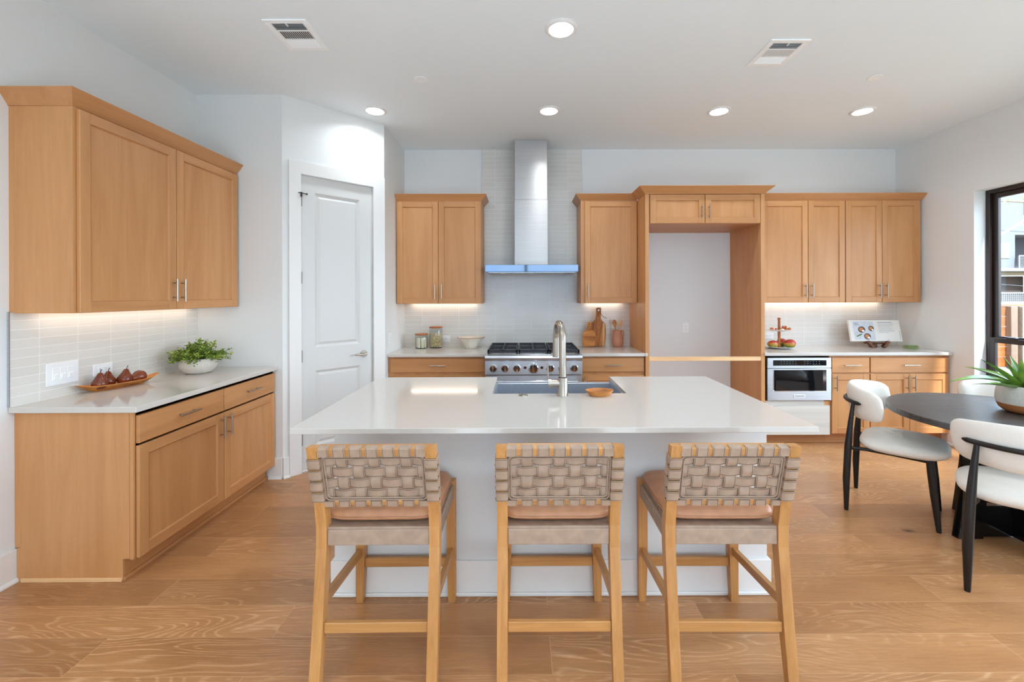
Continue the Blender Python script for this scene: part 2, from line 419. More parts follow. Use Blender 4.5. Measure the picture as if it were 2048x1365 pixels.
def mango_mat():
    M = Mat('mango_skin'); t = M.n('TexCoord'); sx = M.n('SeparateXYZ'); M.l(t.outputs['Object'], sx.inputs[0])
    z = M.n('TexNoise', i_Scale=14.0, i_Detail=2.0); M.l(t.outputs['Object'], z.inputs['Vector'])
    f = M.math('ADD', M.math('MULTIPLY', sx.outputs[2], 9.0), M.math('MULTIPLY', z.outputs['Fac'], .45))
    M.l(M.ramp(f, [(.42, s2l((122, 132, 40))), (.60, s2l((188, 132, 48))), (.74, s2l((178, 50, 36)))]), M.b.inputs['Base Color'])
    M.set(Roughness=.3); return M.m
M_MANGO = mango_mat()
def agave_mat():
    M = Mat('agave_leaf'); t = M.n('TexCoord'); z = M.n('TexNoise', i_Scale=9.0, i_Detail=3.0); M.l(t.outputs['Object'], z.inputs['Vector'])
    M.l(M.ramp(z.outputs['Fac'], [(.3, s2l((60, 100, 40))), (.7, s2l((140, 176, 70)))]), M.b.inputs['Base Color']); M.set(Roughness=.32); return M.m
M_AGAVE = agave_mat()
# ------------------------------------------------------------------ the setting
X3, Z3 = Vector((1, 0, 0)), Vector((0, 0, 1))
b = MB(); b.box(XL - .2, XR + .2, YF - .2, YB + .2, -.05, 0); struct(b.build('floor', M_FLOOR))
b = MB(); b.box(XL - .2, XR + .2, YF - .2, YB + .2, HC, HC + .1); struct(b.build('ceiling', M_CEIL))
b = MB(); b.box(XL - .15, XL, YF - .2, YB + .2, 0, HC); struct(b.build('wall_left', M_WALL))
b = MB(); b.box(P2.x - .12, XR, YB, YB + .15, 0, HC); struct(b.build('wall_back', M_WALL))
WT = .18
b = MB()
b.box(XR, XR + WT, WIN_Y1, YB + .15, 0, HC); b.box(XR, XR + WT, YF - .2, WIN_Y0, 0, HC)
b.box(XR, XR + WT, WIN_Y0, WIN_Y1, WIN_Z1, HC); b.box(XR, XR + WT, WIN_Y0, WIN_Y1, 0, WIN_Z0)
struct(b.build('wall_right', M_WALL))
bw = BACKWIN
b = MB()
b.box(XL, bw[0], YF - .15, YF, 0, HC); b.box(bw[1], XR, YF - .15, YF, 0, HC)
b.box(bw[0], bw[1], YF - .15, YF, bw[3], HC); b.box(bw[0], bw[1], YF - .15, YF, 0, bw[2])
struct(b.build('wall_front', M_WALL))
b = MB(); b.box(XL, P1.x, P1.y, P1.y + .1, 0, HC); struct(b.build('wall_pantry_return', M_WALL))
b = MB(); b.box(P2.x - .1, P2.x, P2.y - .0, YB, 0, HC); struct(b.build('wall_pantry_side', M_WALL))
d_ = (P2 - P1); PL = d_.length; d_.normalize(); nrm = Vector((d_.y, -d_.x, 0))
PT = frame_T(P1, d_, Z3, nrm)              # along the angled pantry wall, up, out into the room
b = MB()
DA0, DA1, DZ = .137, .779, 2.512
b.box(0, DA0, 0, HC, -.1, 0, T=PT); b.box(DA1, PL, 0, HC, -.1, 0, T=PT); b.box(DA0, DA1, DZ, HC, -.1, 0, T=PT)
struct(b.build('wall_pantry', M_WALL))
b = MB()
b.box(.046, DA0 + .004, 0, DZ, .0, .018, .002, T=PT); b.box(DA1 - .004, .889, 0, DZ, .0, .018, .002, T=PT); b.box(.046, .889, DZ - .004, 2.613, .0, .018, .002, T=PT)
b.box(DA0, DA0 + .004, 0, DZ, -.09, .0, T=PT); b.box(DA1 - .004, DA1, 0, DZ, -.09, .0, T=PT); b.box(DA0, DA1, DZ - .004, DZ, -.09, 0, T=PT)
struct(b.build('trim_1', M_TRIM))
# pantry door
def recess(b, T, a0, a1, b0, b1, c0, c1, ins, c2=None, ins2=0):
    r0 = [(a0, b0, c0), (a1, b0, c0), (a1, b1, c0), (a0, b1, c0)]
    r1 = [(a0 + ins, b0 + ins, c1), (a1 - ins, b0 + ins, c1), (a1 - ins, b1 - ins, c1), (a0 + ins, b1 - ins, c1)]
    rs = [[T @ Vector(p) for p in r0], [T @ Vector(p) for p in r1]]
    if c2 is not None:
        j = ins + ins2
        rs.append([T @ Vector(p) for p in ((a0 + j, b0 + j, c2), (a1 - j, b0 + j, c2), (a1 - j, b1 - j, c2), (a0 + j, b1 - j, c2))])
    b.rings(rs, cap0=False)
door = bpy.data.objects.new('door_1', None); C.objects.link(door); door.location = P1; ORG[door.name] = P1.copy(); struct(door)
door['label'] = 'white two-panel pantry door set in the angled wall'
a0, a1 = DA0 + .007, DA1 - .007
b = MB(); F = -.012
pa0, pa1 = .257, .655
for (u0, u1, v0, v1) in ((a0, pa0, .012, 2.503), (pa1, a1, .012, 2.503), (pa0, pa1, .012, .20), (pa0, pa1, .845, 1.045), (pa0, pa1, 2.372, 2.503)):
    b.box(u0, u1, v0, v1, F - .036, F, T=PT)
recess(b, PT, pa0, pa1, 1.045, 2.372, F, F - .014, .022, F - .004, .022)
recess(b, PT, pa0, pa1, .20, .845, F, F - .014, .022, F - .004, .022)
slab = b.build('door_slab', M_DOORP, door)
b = MB()
o_ = PT @ Vector((.69, .949, F))
b.cyl(o_, o_ + nrm * .008, .032, n=28); b.cyl(o_, o_ + nrm * .05, .011, n=14)
b.tube([o_ + nrm * .05 + d_ * .006, o_ + nrm * .052 - d_ * .03, o_ + nrm * .05 - d_ * .10], [.010, .009, .007], 10)
b.build('door_handle', M_NICKEL, door, True)
for z in (2.29, 1.64, .98, .28):
    b = MB(); b.cyl(PT @ Vector((DA0 + .004, z - .05, .008)), PT @ Vector((DA0 + .004, z + .05, .008)), .007, n=10)
    b.build('hinge', M_DARKMET, door, True)
b = MB(); q = PT @ Vector((DA0 + .004, 2.347, .02))
b.cyl(PT @ Vector((DA0 - .02, 2.349, .022)), PT @ Vector((DA0 + .045, 2.343, .028)), .004, n=8); b.cyl(PT @ Vector((DA0 + .038, 2.344, .026)), PT @ Vector((DA0 + .05, 2.343, .028)), .008, n=10)
b.cyl(q - Z3 * .03, q + Z3 * .008, .008, n=8)
b.build('door_stop', M_DARKMET, door, True)

# baseboards
def base_board(name, p, q, n_, h=.17, t=.014, shoe=True):
    p = Vector(p); q = Vector(q); L = (q - p).length; u = (q - p).normalized(); T = frame_T(p, u, Z3, Vector(n_))
    b = MB(); b.box(0, L, 0, h, 0, t, .002, T=T)
    if shoe: b.prism([(0, t), (.02, t), (.018, t + .006), (.008, t + .011), (0, t + .012)], 0, L, T=T)
    return struct(b.build(name, M_TRIM))
base_board('baseboard_left', (XL, YF, 0), (XL, 2.266, 0), (1, 0, 0))
base_board('baseboard_pantry_return', (-2.075, P1.y, 0), (P1.x, P1.y, 0), (0, -1, 0))
base_board('baseboard_pantry', P1, PT @ Vector((.046, 0, 0)), nrm)
base_board('baseboard_right', (XR, 4.27, 0), (XR, YF, 0), (-1, 0, 0))
base_board('baseboard_back', (1.24, YB, 0), (2.325, YB, 0), (0, -1, 0))

b = MB(); b.box(-1.5, 3.0, -2.6, .3, 0, .012, .004)  # unseen pale sheet added behind the camera to bounce light onto the ceiling
tag(b.build('reflector', plain('pale_reflector', (226, 226, 224), .95, noise=(90.0, .3, .05))), 'added pale rug on the oak floor of the sitting area behind the stools', 'reflector')
# window beside the dining table
def add_frame(b, y0, y1, z0, z1, x0, x1, wd):
    b.box(x0, x1, y0, y0 + wd, z0, z1, .003); b.box(x0, x1, y1 - wd, y1, z0, z1, .003)
    b.box(x0, x1, y0 + wd, y1 - wd, z0, z0 + wd, .003); b.box(x0, x1, y0 + wd, y1 - wd, z1 - wd, z1, .003)
w1 = bpy.data.objects.new('window_1', None); C.objects.link(w1); w1.location = (XR, 2.3, 1.0); ORG[w1.name] = Vector(w1.location); struct(w1)
fx0, fx1 = XR + .105, XR + .175
wy0, wy1, wz0, wz1 = WIN_Y0 + .002, WIN_Y1 - .002, WIN_Z0 + .002, WIN_Z1 - .002
mid = (wy0 + wy1) / 2
b = MB(); add_frame(b, wy0, wy1, wz0, wz1, fx0, fx1, .035); b.box(fx0, fx1, mid - .03, mid + .03, wz0, wz1, .003)
b.build('window_frame', M_BRONZE, w1)
for (q0, q1) in ((wy0 + .035, mid - .03), (mid + .03, wy1 - .035)):
    b = MB(); add_frame(b, q0, q1, 1.055, wz1 - .035, fx0 + .03, fx0 + .06, .045); s_ = b.build('upper_sash', M_BRONZE, w1)
    b = MB(); b.box(fx0 + .042, fx0 + .048, q0 + .03, q1 - .03, 1.085, wz1 - .06); b.build('pane', M_GLASS, s_)
    b = MB(); add_frame(b, q0, q1, wz0 + .035, 1.085, fx0 - .002, fx0 + .028, .045); s_ = b.build('lower_sash', M_BRONZE, w1)
    b = MB(); b.box(fx0 + .010, fx0 + .016, q0 + .03, q1 - .03, wz0 + .06, 1.06); b.build('pane', M_GLASS, s_)
    b = MB(); b.box(fx0 - .012, fx0 + .02, q1 - .22, q1 - .14, 1.085, 1.10, .004); b.build('sash_lock', M_BRONZE, s_)
# glazing behind the camera
w2 = bpy.data.objects.new('window_2', None); C.objects.link(w2); w2.location = (0.8, YF, 0.1); ORG[w2.name] = Vector(w2.location); struct(w2)
b = MB()
n_p = 3; pw = (bw[1] - bw[0]) / n_p
for k in range(n_p + 1): b.box(bw[0] + k * pw - .035, bw[0] + k * pw + .035, YF - .11, YF - .05, bw[2], bw[3], .003)
b.box(bw[0], bw[1], YF - .11, YF - .05, bw[2], bw[2] + .06, .003); b.box(bw[0], bw[1], YF - .11, YF - .05, bw[3] - .06, bw[3], .003)
b.build('window_frame', M_BRONZE, w2)
for k in range(n_p):
    b = MB(); b.box(bw[0] + k * pw + .035, bw[0] + (k + 1) * pw - .035, YF - .083, YF - .077, bw[2] + .06, bw[3] - .06); b.build('pane', M_GLASS, w2)

# ------------------------------------------------------------------ ceiling fittings
def downlight(x, y, label):
    t = thing('recessed_downlight', label, 'ceiling light', (x, y, HC), 'recessed downlights')
    b = MB(); b.lathe([(.078, -.002), (.076, -.010), (.088, -.012), (.100, -.004), (.100, 0), (.078, 0)], (x, y, HC), 40); 
    tr = b.build('trim_ring', M_TRIM, t, True)
    b = MB(); b.lathe([(.0005, -.0055), (.077, -.0055), (.077, -.0005), (.0005, -.0005)], (x, y, HC), 40)
    b.build('lens', M_LENS, t)
    l = bpy.data.lights.new('downlight_beam', 'AREA'); l.shape = 'DISK'; l.size = .13; l.energy = LAMP; l.spread = R(150); l.color = (.86, .97, 1.08)
    lo = bpy.data.objects.new('downlight_beam', l); C.objects.link(lo); lo.location = (0, 0, -.016); lo.parent = t
    return t
downlight(.236, 2.656, 'round recessed downlight over the front of the island, largest in view')
downlight(-1.311, 3.828, 'lit recessed downlight in front of the angled pantry door wall')
downlight(.231, 3.834, 'lit recessed downlight in the ceiling before the range hood')
downlight(1.751, 3.85, 'lit recessed downlight in the ceiling before the empty fridge alcove')
downlight(3.04, 3.855, 'lit recessed downlight in the ceiling before the four-door upper cabinets')
for (x, y) in ((-1.3, 1.2), (.236, .9), (1.75, 1.2), (3.1, 1.8), (-1.3, -1.0), (1.0, -1.0), (3.1, -.6)):
    downlight(x, y, 'lit recessed downlight in the ceiling behind the viewpoint')
for (x, y, lb) in ((-.772, 3.273, 'flat white sprinkler cover disc between the pantry and hood downlights'), (2.664, 3.253, 'flat white sprinkler cover disc beyond the ceiling vent towards the window')):
    b = MB(); b.lathe([(.0005, -.008), (.046, -.008), (.048, -.006), (.048, -.003), (.036, -.003), (.036, 0), (.0005, 0)], (x, y, HC), 32)
    tag(b.build('sprinkler_cover', M_VENT, None, True), lb, 'sprinkler cover', 'sprinkler covers')
def vent(x0, x1, y0, y1, label):
    t = thing('ceiling_vent', label, 'vent', ((x0 + x1) / 2, (y0 + y1) / 2, HC), 'ceiling vents')
    b = MB(); fw = .034
    for (p, q, r_, s_) in ((x0, x1, y0, y0 + fw), (x0, x1, y1 - fw, y1), (x0, x0 + fw, y0 + fw, y1 - fw), (x1 - fw, x1, y0 + fw, y1 - fw)):
        b.box(p, q, r_, s_, HC - .008, HC, .002)
    ix0, ix1, iy0, iy1 = x0 + fw, x1 - fw, y0 + fw, y1 - fw; L = iy1 - iy0
    s1, s2 = iy0 + L * .30, iy0 + L * .66
    b.box(ix0, ix1, s1 - .004, s1 + .004, HC - .007, HC); b.box(ix0, ix1, s2 - .004, s2 + .004, HC - .007, HC)
    b.build('vent_frame', M_VENT, t)
    b = MB(); b.box(ix0, ix1, iy0, iy1, HC - .0015, HC - .0005); b.build('duct_shade_sheet', M_DUCTSHADE, t)  # flat dark sheet painted as the shade behind the slats
    b = MB()
    def slat(c, l0, l1, ax, tilt):
        if ax == 'x': T = Matrix.Translation((0, c, HC - .0055)) @ Matrix.Rotation(tilt, 4, 'X'); b.box(l0, l1, -.0045, .0045, -.0006, .0006, T=T)
        else: T = Matrix.Translation((c, 0, HC - .0055)) @ Matrix.Rotation(tilt, 4, 'Y'); b.box(-.0036, .0036, l0, l1, -.0006, .0006, T=T)
    n = 5
    for k in range(n): slat(iy0 + (k + .5) * (s1 - .004 - iy0) / n, ix0, ix1, 'x', R(38))
    n = 15
    for k in range(n): slat(ix0 + (k + .5) * (ix1 - ix0) / n, s1 + .004, s2 - .004, 'y', R(30))
    n = 6
    for k in range(n): slat(s2 + .004 + (k + .5) * (iy1 - s2 - .004) / n, ix0, ix1, 'x', R(-38))
    b.build('louver_slats', M_VENT, t)
    b = MB(); xm = (x0 + x1) / 2; b.box(xm - .022, xm + .022, y0 + .022, y0 + .028, HC - .010, HC - .008); b.box(xm - .003, xm + .003, y0 + .024, y0 + .05, HC - .016, HC - .009)
    b.build('damper_lever', M_WHITEPL, t)
vent(-1.547, -1.288, 2.56, 2.877, 'white ceiling vent with dark open louvers nearer the wall of lone cabinets')
vent(1.600, 1.857, 2.768, 3.084, 'white ceiling vent with pale louvers nearer the window wall')

# ------------------------------------------------------------------ cabinets
def T_back(x0, z0, y):                 # local a -> +X, b -> +Z, c -> out towards -Y
    return frame_T((x0, y, z0), (1, 0, 0), (0, 0, 1), (0, -1, 0))
def T_left(y0, z0, x):                 # local a -> +Y, b -> +Z, c -> out towards +X
    return frame_T((x, y0, z0), (0, 1, 0), (0, 0, 1), (1, 0, 0))
def shaker(name, T, wd, h, parent, hor, st=.058, th=.02):
    b = MB()
    b.box(0, st, 0, h, 0, th, .0018, T=T); b.box(wd - st, wd, 0, h, 0, th, .0018, T=T)
    b.box(st, wd - st, st, h - st, 0, th - .010, T=T)
    e = .004                                   # small chamfer round the panel
    b.rings([[T @ Vector(p) for p in ((st, st, th - .001), (wd - st, st, th - .001), (wd - st, h - st, th - .001), (st, h - st, th - .001))],
             [T @ Vector(p) for p in ((st + e, st + e, th - .0098), (wd - st - e, st + e, th - .0098), (wd - st - e, h - st - e, th - .0098), (st + e, h - st - e, th - .0098))]], cap0=False, cap1=False)
    b.m(1); b.box(st, wd - st, 0, st, 0, th, .0018, T=T); b.box(st, wd - st, h - st, h, 0, th, .0018, T=T)
    return b.build(name, [M_MAPZ, hor], parent)
def slab_front(T, wd, h, parent, hor, th=.02):
    b = MB(); b.box(0, wd, 0, h, 0, th, .002, T=T); return b.build('drawer', hor, parent)
def pull(T, a, bb, parent, vert, L=.15, th=.02):
    b = MB(); r = .0055; c = th + .030; g = L * .32
    e = Vector((0, 1, 0)) if vert else Vector((1, 0, 0)); m = Vector((a, bb, 0)); k = Vector((0, 0, 1))
    b.cyl(T @ (m - e * L / 2 + k * c), T @ (m + e * L / 2 + k * c), r, n=12)
    for s in (-1, 1): b.cyl(T @ (m + e * g * s + k * (th - .001)), T @ (m + e * g * s + k * c), .004, n=8)
    return b.build('handle', M_NICKEL, parent, True)
def crown(parent, x0, x1, y0, y1, z0, z1, fl, sides, mats=None):
    # sides: which of W E S N flare
    f = lambda k: fl if k in sides else 0.0
    lip = .006
    def ring(e, z): return [Vector((x0 - f('W') * e, y0 - f('S') * e, z)), Vector((x1 + f('E') * e, y0 - f('S') * e, z)), Vector((x1 + f('E') * e, y1 + f('N') * e, z)), Vector((x0 - f('W') * e, y1 + f('N') * e, z))]
    b = MB(); b.rings([ring(.06, z0), ring(.10, z0 + lip), ring(.97, z1 - lip), ring(1.0, z1 - lip * .6), ring(1.0, z1)])
    return b.build('crown_molding', mats or M_MAPX, parent)
def strip(parent, x0, x1, y0, y1, z):
    b = MB(); b.box(x0, x1, y0, y1, z - .009, z - .0005); return b.build('light_strip', M_STRIP, parent)

ZU, ZD, ZC = 1.401, 2.478, 2.545
# lone upper cabinet on the near side wall
t = thing('wall_cabinet', 'long double-door maple wall cabinet with crown, hung alone above the fruit tray counter', 'cabinet', (XL, 2.87, ZU), 'maple wall cabinets')
y0, y1 = 2.243, 3.508
b = MB(); b.box(XL, -2.352, y0 + .0125, y1 - .018, ZU + .012, ZD - .001); b.box(-2.352, -2.333, y0, y1 - .018, ZU, ZD)
b.box(XL, -2.333, y1 - .018, y1, ZU, ZD)
b.build('carcass', M_MAPZ, t)
b = MB(); b.box(XL + .028, -2.353, y0, y0 + .0125, ZU, ZD, .001); b.build('side_panel', M_MAPZ, t)
b = MB(); b.box(XL, XL + .026, y0 + .001, y0 + .02, ZU + .006, ZD, .001); b.build('scribe_strip', M_MAPZ, t)
for (q0, q1, hb) in ((y0 + .016, 2.886, True), (2.891, y1 - .006, False)):
    T = T_left(q0, ZU + .002, -2.332); dr = shaker('door', T, q1 - q0, ZD - ZU - .012, t, M_MAPY)
    pull(T, (q1 - q0 - .032) if hb else .032, .125, dr, True)
crown(t, XL, -2.333, y0, y1, ZD, ZC + .01, .052, 'ESN', M_MAPY)
strip(t, -2.60, -2.57, y0 + .10, y1 - .08, ZU + .012)

def base_cab_back(name, x0, x1, label, drawers, doors, yf=4.268, group='maple base cabinets', hn=True, z_dr=(.714, .862)):
    t = thing(name, label, 'cabinet', ((x0 + x1) / 2, yf, 0), group)
    b = MB(); b.box(x0, x1, yf, YB - .002, .11, CT - CTH - .002, .001); b.build('carcass', M_MAPZ, t)
    b = MB(); b.box(x0, x1, yf + .075, yf + .09, 0, .112); b.box(x0, x1, yf + .063, yf + .075, 0, .018, .002); b.build('toe_kick', M_MAPX, t)
    for (a, c) in drawers:
        T = T_back(a, z_dr[0], yf); dr = slab_front(T, c - a, z_dr[1] - z_dr[0], t, M_MAPX)
        if hn: pull(T, (c - a) / 2, (z_dr[1] - z_dr[0]) / 2, dr, False, .16)
    for (a, c, side) in doors:
        T = T_back(a, .112, yf); dr = shaker('door', T, c - a, .588, t, M_MAPX)
        if side: pull(T, .032 if side < 0 else (c - a - .032), .50, dr, True)
    return t

# lone base cabinet below it
t = thing('base_cabinet', 'maple base cabinet under the counter with the fruit tray, its end panel bare', 'cabinet', (XL, 2.9, 0), 'maple base cabinets')
y0, y1, xf = 2.262, 3.520, -2.042
b = MB(); b.box(XL + .03, xf, y0 + .013, y1, .11, CT - CTH - .002); b.box(xf - .02, xf, y0, y1, .11, CT - CTH - .002, .001); b.build('carcass', M_MAPZ, t)
b = MB()
pts = [(XL + .0165, 0), (xf - .055, 0), (xf - .055, .115), (xf - .021, .115), (xf - .021, CT - CTH - .002), (XL + .03, CT - CTH - .002), (XL + .03, .174), (XL + .0165, .174)]
b.hexa([Vector((p[0], y0, p[1])) for p in pts], [Vector((p[0], y0 + .0125, p[1])) for p in pts]); b.build('end_panel', M_MAPZ, t)
b = MB(); b.box(XL + .001, XL + .03, y0 + .003, y0 + .02, .175, CT - CTH - .002, .001); b.build('scribe_strip', M_MAPZ, t)
b = MB(); b.box(xf - .07, xf - .055, y0 + .013, y1, 0, .112); b.box(xf - .055, xf - .043, y0, y1, 0, .018, .002); b.build('toe_kick', M_MAPY, t)
b = MB(); b.box(XL + .045, xf - .055, y0 - .011, y0, 0, .020, .002); b.build('shoe_molding', M_PINE, t)
for (q0, q1, hb) in ((y0 + .014, 2.916, True), (2.922, y1 - .008, False)):
    T = T_left(q0, .714, xf); dr = slab_front(T, q1 - q0, .148, t, M_MAPY); pull(T, (q1 - q0) / 2, .078, dr, False, .16)
    T = T_left(q0, .112, xf); dr = shaker('door', T, q1 - q0, .590, t, M_MAPY); pull(T, (q1 - q0 - .032) if hb else .032, .50, dr, True)
def counter(name, label, x0, x1, y0, y1, group='quartz countertops'):
    b = MB(); b.box(x0, x1, y0, y1, CT - CTH, CT, .003, seg=2); o = b.build(name, M_QUARTZ)
    return tag(o, label, 'countertop', group)
counter('countertop', 'white quartz countertop under the fruit tray and leafy potted plant', XL + .002, -2.003, 2.236, P1.y - .002)

# back wall, beside the pantry
def wall_cab(x0, x1, label, doors, side_x0=True, yf=4.538, loc_z=ZU, cr=None):
    t = thing('wall_cabinet', label, 'cabinet', ((x0 + x1) / 2, YB, loc_z), 'maple wall cabinets')
    b = MB(); b.box(x0 + .016, x1 - .016, yf + .02, YB - .001, ZU + .012, ZD - .001); b.box(x0 + .016, x1 - .016, yf, yf + .02, ZU, ZD)
    b.box(x0, x0 + .016, yf, YB - .001, ZU, ZD); b.box(x1 - .016, x1, yf, YB - .001, ZU, ZD)
    b.build('carcass', M_MAPZ, t)
    for (a, c, side) in doors:
        T = T_back(a, ZU + .002, yf); dr = shaker('door', T, c - a, ZD - ZU - .008, t, M_MAPX)
        pull(T, .032 if side < 0 else (c - a - .032), .125, dr, True)
    crown(t, x0, x1, yf, YB - .001, ZD, ZC, .055, cr or 'S')
    return t
t = wall_cab(P2.x + .002, -.442, 'double-door maple wall cabinet above the glass jars, between pantry and range hood', [(-1.322, -.892, 1), (-.887, -.446, -1)], cr='ES')
strip(t, -1.25, -.52, 4.80, 4.83, ZU + .012)
t = wall_cab(.604, 1.194, 'single-door maple wall cabinet above the cutting boards', [(.645, 1.190, -1)], cr='WS')
strip(t, .70, 1.10, 4.80, 4.83, ZU + .012)
base_cab_back('base_cabinet', P2.x + .002, -.372, 'maple base cabinet under the glass jars and scalloped bowl', [(-1.310, -.378)], [(-1.310, -.850, 1), (-.846, -.378, -1)], z_dr=(.730, .866))
base_cab_back('base_cabinet', .562, 1.194, 'maple base cabinet under the cutting boards and pink crock', [(.568, 1.186)], [(.568, 1.186, -1)], z_dr=(.730, .866))
counter('countertop', 'white quartz countertop holding the glass jars and scalloped bowl', P2.x + .002, -.372, 4.220, YB - .002)
b = MB(); b.box(.562, 1.194, 4.220, YB - .002, CT - CTH, CT, .003, seg=2); b.box(1.19, 1.213, 4.214, 4.2325, CT - CTH, CT, .002)
tag(b.build('countertop', M_QUARTZ), 'white quartz countertop holding the cutting boards and pink crock', 'countertop', 'quartz countertops')

# refrigerator alcove
t = thing('refrigerator_enclosure', 'tall maple enclosure with two short doors over the empty refrigerator alcove', 'cabinet', (1.78, YB, 0))
for (a, c) in ((1.196, 1.234), (2.333, 2.371)):
    b = MB(); b.box(a, c, 4.233, YB - .001, 0, ZD, .001); b.build('side_panel', M_MAPZ, t)
b = MB(); b.box(1.234, 2.333, 4.252, YB - .001, 2.186, ZD); b.build('carcass', M_MAPX, t)
for (a, c, s) in ((1.246, 1.783, 1), (1.789, 2.328, -1)):
    T = T_back(a, 2.19, 4.252); dr = shaker('door', T, c - a, .284, t, M_MAPX); pull(T, .032 if s < 0 else (c - a - .032), .115, dr, True, .14)
crown(t, 1.196, 2.371, 4.233, 4.482, ZD, ZC, .07, 'WES')
b = MB(); b.box(1.2345, 2.3325, 4.235, 4.254, .837, .876, .001)
tag(b.build('brace_board', M_PINE), 'pale raw pine board nailed across the empty refrigerator alcove', 'board')

# right of the alcove
t = wall_cab(2.373, 3.379, 'double-door maple wall cabinet above the tiered tray, touching the fridge enclosure', [(2.50, 2.985, 1), (2.990, 3.375, -1)])
strip(t, 2.45, 3.37, 4.80, 4.83, ZU + .012)
t = wall_cab(3.380, 4.186, 'double-door maple wall cabinet above the open cookbook, last before the window wall', [(3.384, 3.764, 1), (3.769, 4.160, -1)], cr='ES')
strip(t, 3.40, 4.00, 4.80, 4.83, ZU + .012)
t = thing('microwave_cabinet', 'base cabinet surrounding the microwave drawer with pale unfinished drawer front below', 'cabinet', (2.7, 4.268, 0))
b = MB(); b.box(2.373, 2.39, 4.268, YB - .002, .11, CT - CTH - .002); b.box(3.026, 3.036, 4.268, YB - .002, .11, CT - CTH - .002); b.box(2.39, 3.026, 4.268, YB - .002, .11, .43); b.box(2.373, 3.036, YB - .02, YB - .002, .43, CT - CTH - .002)
b.build('carcass', M_MAPZ, t)
b = MB(); b.box(2.373, 3.036, 4.343, 4.358, 0, .112); b.box(2.373, 3.036, 4.331, 4.343, 0, .018, .002); b.build('toe_kick', M_MAPX, t)
b = MB(); b.box(2.39, 2.97, 4.262, 4.268, .39, .438); b.build('filler_board', M_RAW, t)
b = MB(); b.box(2.384, 3.018, 4.248, 4.268, .102, .389, .001); b.build('drawer_front', M_RAW, t)
base_cab_back('base_cabinet', 3.037, 3.417, 'maple base cabinet with one door, beside the microwave drawer', [(3.041, 3.412)], [(3.041, 3.412, -1)])
t = base_cab_back('base_cabinet', 3.418, XR - .002, 'maple base cabinet with two doors, last before the window wall', [(3.423, 4.196)], [(3.423, 3.807, 1), (3.811, 4.196, -1)])
counter('countertop', 'white quartz countertop holding the tiered tray and open cookbook', 2.362, XR - .001, 4.220, YB - .002)

# tile backsplashes
b = MB(); b.box(XL + .0005, XL + .008, 2.238, P1.y - .001, CT, ZU + .006); b.m(1); b.box(XL, XL + .010, 2.234, 2.239, CT, ZU + .008)
tag(b.build('backsplash', [M_TILE_Y, M_STEEL]), 'pale stacked tile backsplash behind the fruit tray counter, steel edged', 'backsplash', 'tile backsplashes')
b = MB(); yb = YB - .008
b.box(P2.x, 1.196, yb, YB, CT, ZU + .006); b.box(-.44, .602, yb, YB, ZU + .006, HC)
b.m(1); b.box(-.462, -.44, yb, YB, ZD + .07, HC); b.box(.602, .657, yb, YB, ZD + .07, HC); b.m(2); b.box(-.466, -.462, yb - .002, YB, ZD + .07, HC); b.box(.657, .661, yb - .002, YB, ZD + .07, HC)
tag(b.build('backsplash', [M_TILE_X, M_TILE_X, M_STEEL]), 'pale stacked tile backsplash rising to the ceiling behind the range hood', 'backsplash', 'tile backsplashes')
b = MB(); b.box(2.372, XR - .001, yb, YB, CT, ZU + .006)
tag(b.build('backsplash', M_TILE_X), 'pale stacked tile backsplash behind the tiered tray and cookbook', 'backsplash', 'tile backsplashes')
# ------------------------------------------------------------------ electrical plates
def outlet(T, wd, h, label, kind='duplex', name='wall_outlet', cat='outlet'):
    o0 = T @ Vector((wd / 2, h / 2, 0))
    t = thing(name, label, cat, o0, 'wall plates')
    b = MB(); b.box(0, wd, 0, h, 0, .006, .002, T=T); b.build('cover_plate', M_WHITEPL, t)
    if kind == 'switch3':
        for k in range(3):
            a = wd * (.27 + .23 * k) ; b = MB(); b.box(a - .017, a + .017, h * .22, h * .78, .005, .0075, .001, T=T); b.build('switch_surround', M_WHITEPL, t)
            b = MB(); b.box(a - .012, a + .012, h * .26, h * .5, .006, .0115, .002, T=T); b.build('rocker', M_WHITEPL, t)
    else:
        hor = wd > h
        L_ = wd if hor else h; S_ = h if hor else wd
        def B_(b, a0, a1, c0, c1, d0, d1, bev=0):
            if hor: b.box(a0, a1, c0, c1, d0, d1, bev, T=T)
            else: b.box(c0, c1, a0, a1, d0, d1, bev, T=T)
        b = MB(); B_(b, L_ * .22, L_ * .78, S_ * .26, S_ * .74, .005, .0078, .001); b.build('receptacle', M_WHITEPL, t)
        b = MB()
        for k in (-1, 1):
            c = L_ * (.5 + .15 * k)
            B_(b, c - .006, c - .0045 + .002, S_ * .40, S_ * .46, .0078, .0081); B_(b, c - .006, c - .0045 + .002, S_ * .54, S_ * .60, .0078, .0081); B_(b, c + .006, c + .009, S_ * .48, S_ * .52, .0078, .0081)
        b.build('slots', M_BLACKPL, t)
    return t
xt = XL + .008
outlet(T_left(2.405, .985, xt), .176, .125, 'white triple switch plate on the tile nearest the cabinet end', 'switch3', 'light_switch', 'switch')
outlet(T_left(2.668, .993, xt), .125, .072, 'white horizontal outlet on the tile above the pears')
outlet(T_left(3.275, .99, xt), .118, .072, 'white outlet on the tile half hidden by the leafy potted plant')
outlet(T_back(-.944, .965, yb), .118, .072, 'white outlet on the tile just behind the tall jar of pasta')
outlet(T_back(2.70, .985, yb), .118, .072, 'white outlet on the tile above the mango plate')
outlet(T_back(1.790, 1.06, YB), .072, .115, 'white upright outlet on the bare wall inside the fridge alcove')
outlet(frame_T((P2.x, 4.27, 1.0), (0, 1, 0), (0, 0, 1), (1, 0, 0)), .10, .11, 'white plate on the narrow pantry side wall by the jars')

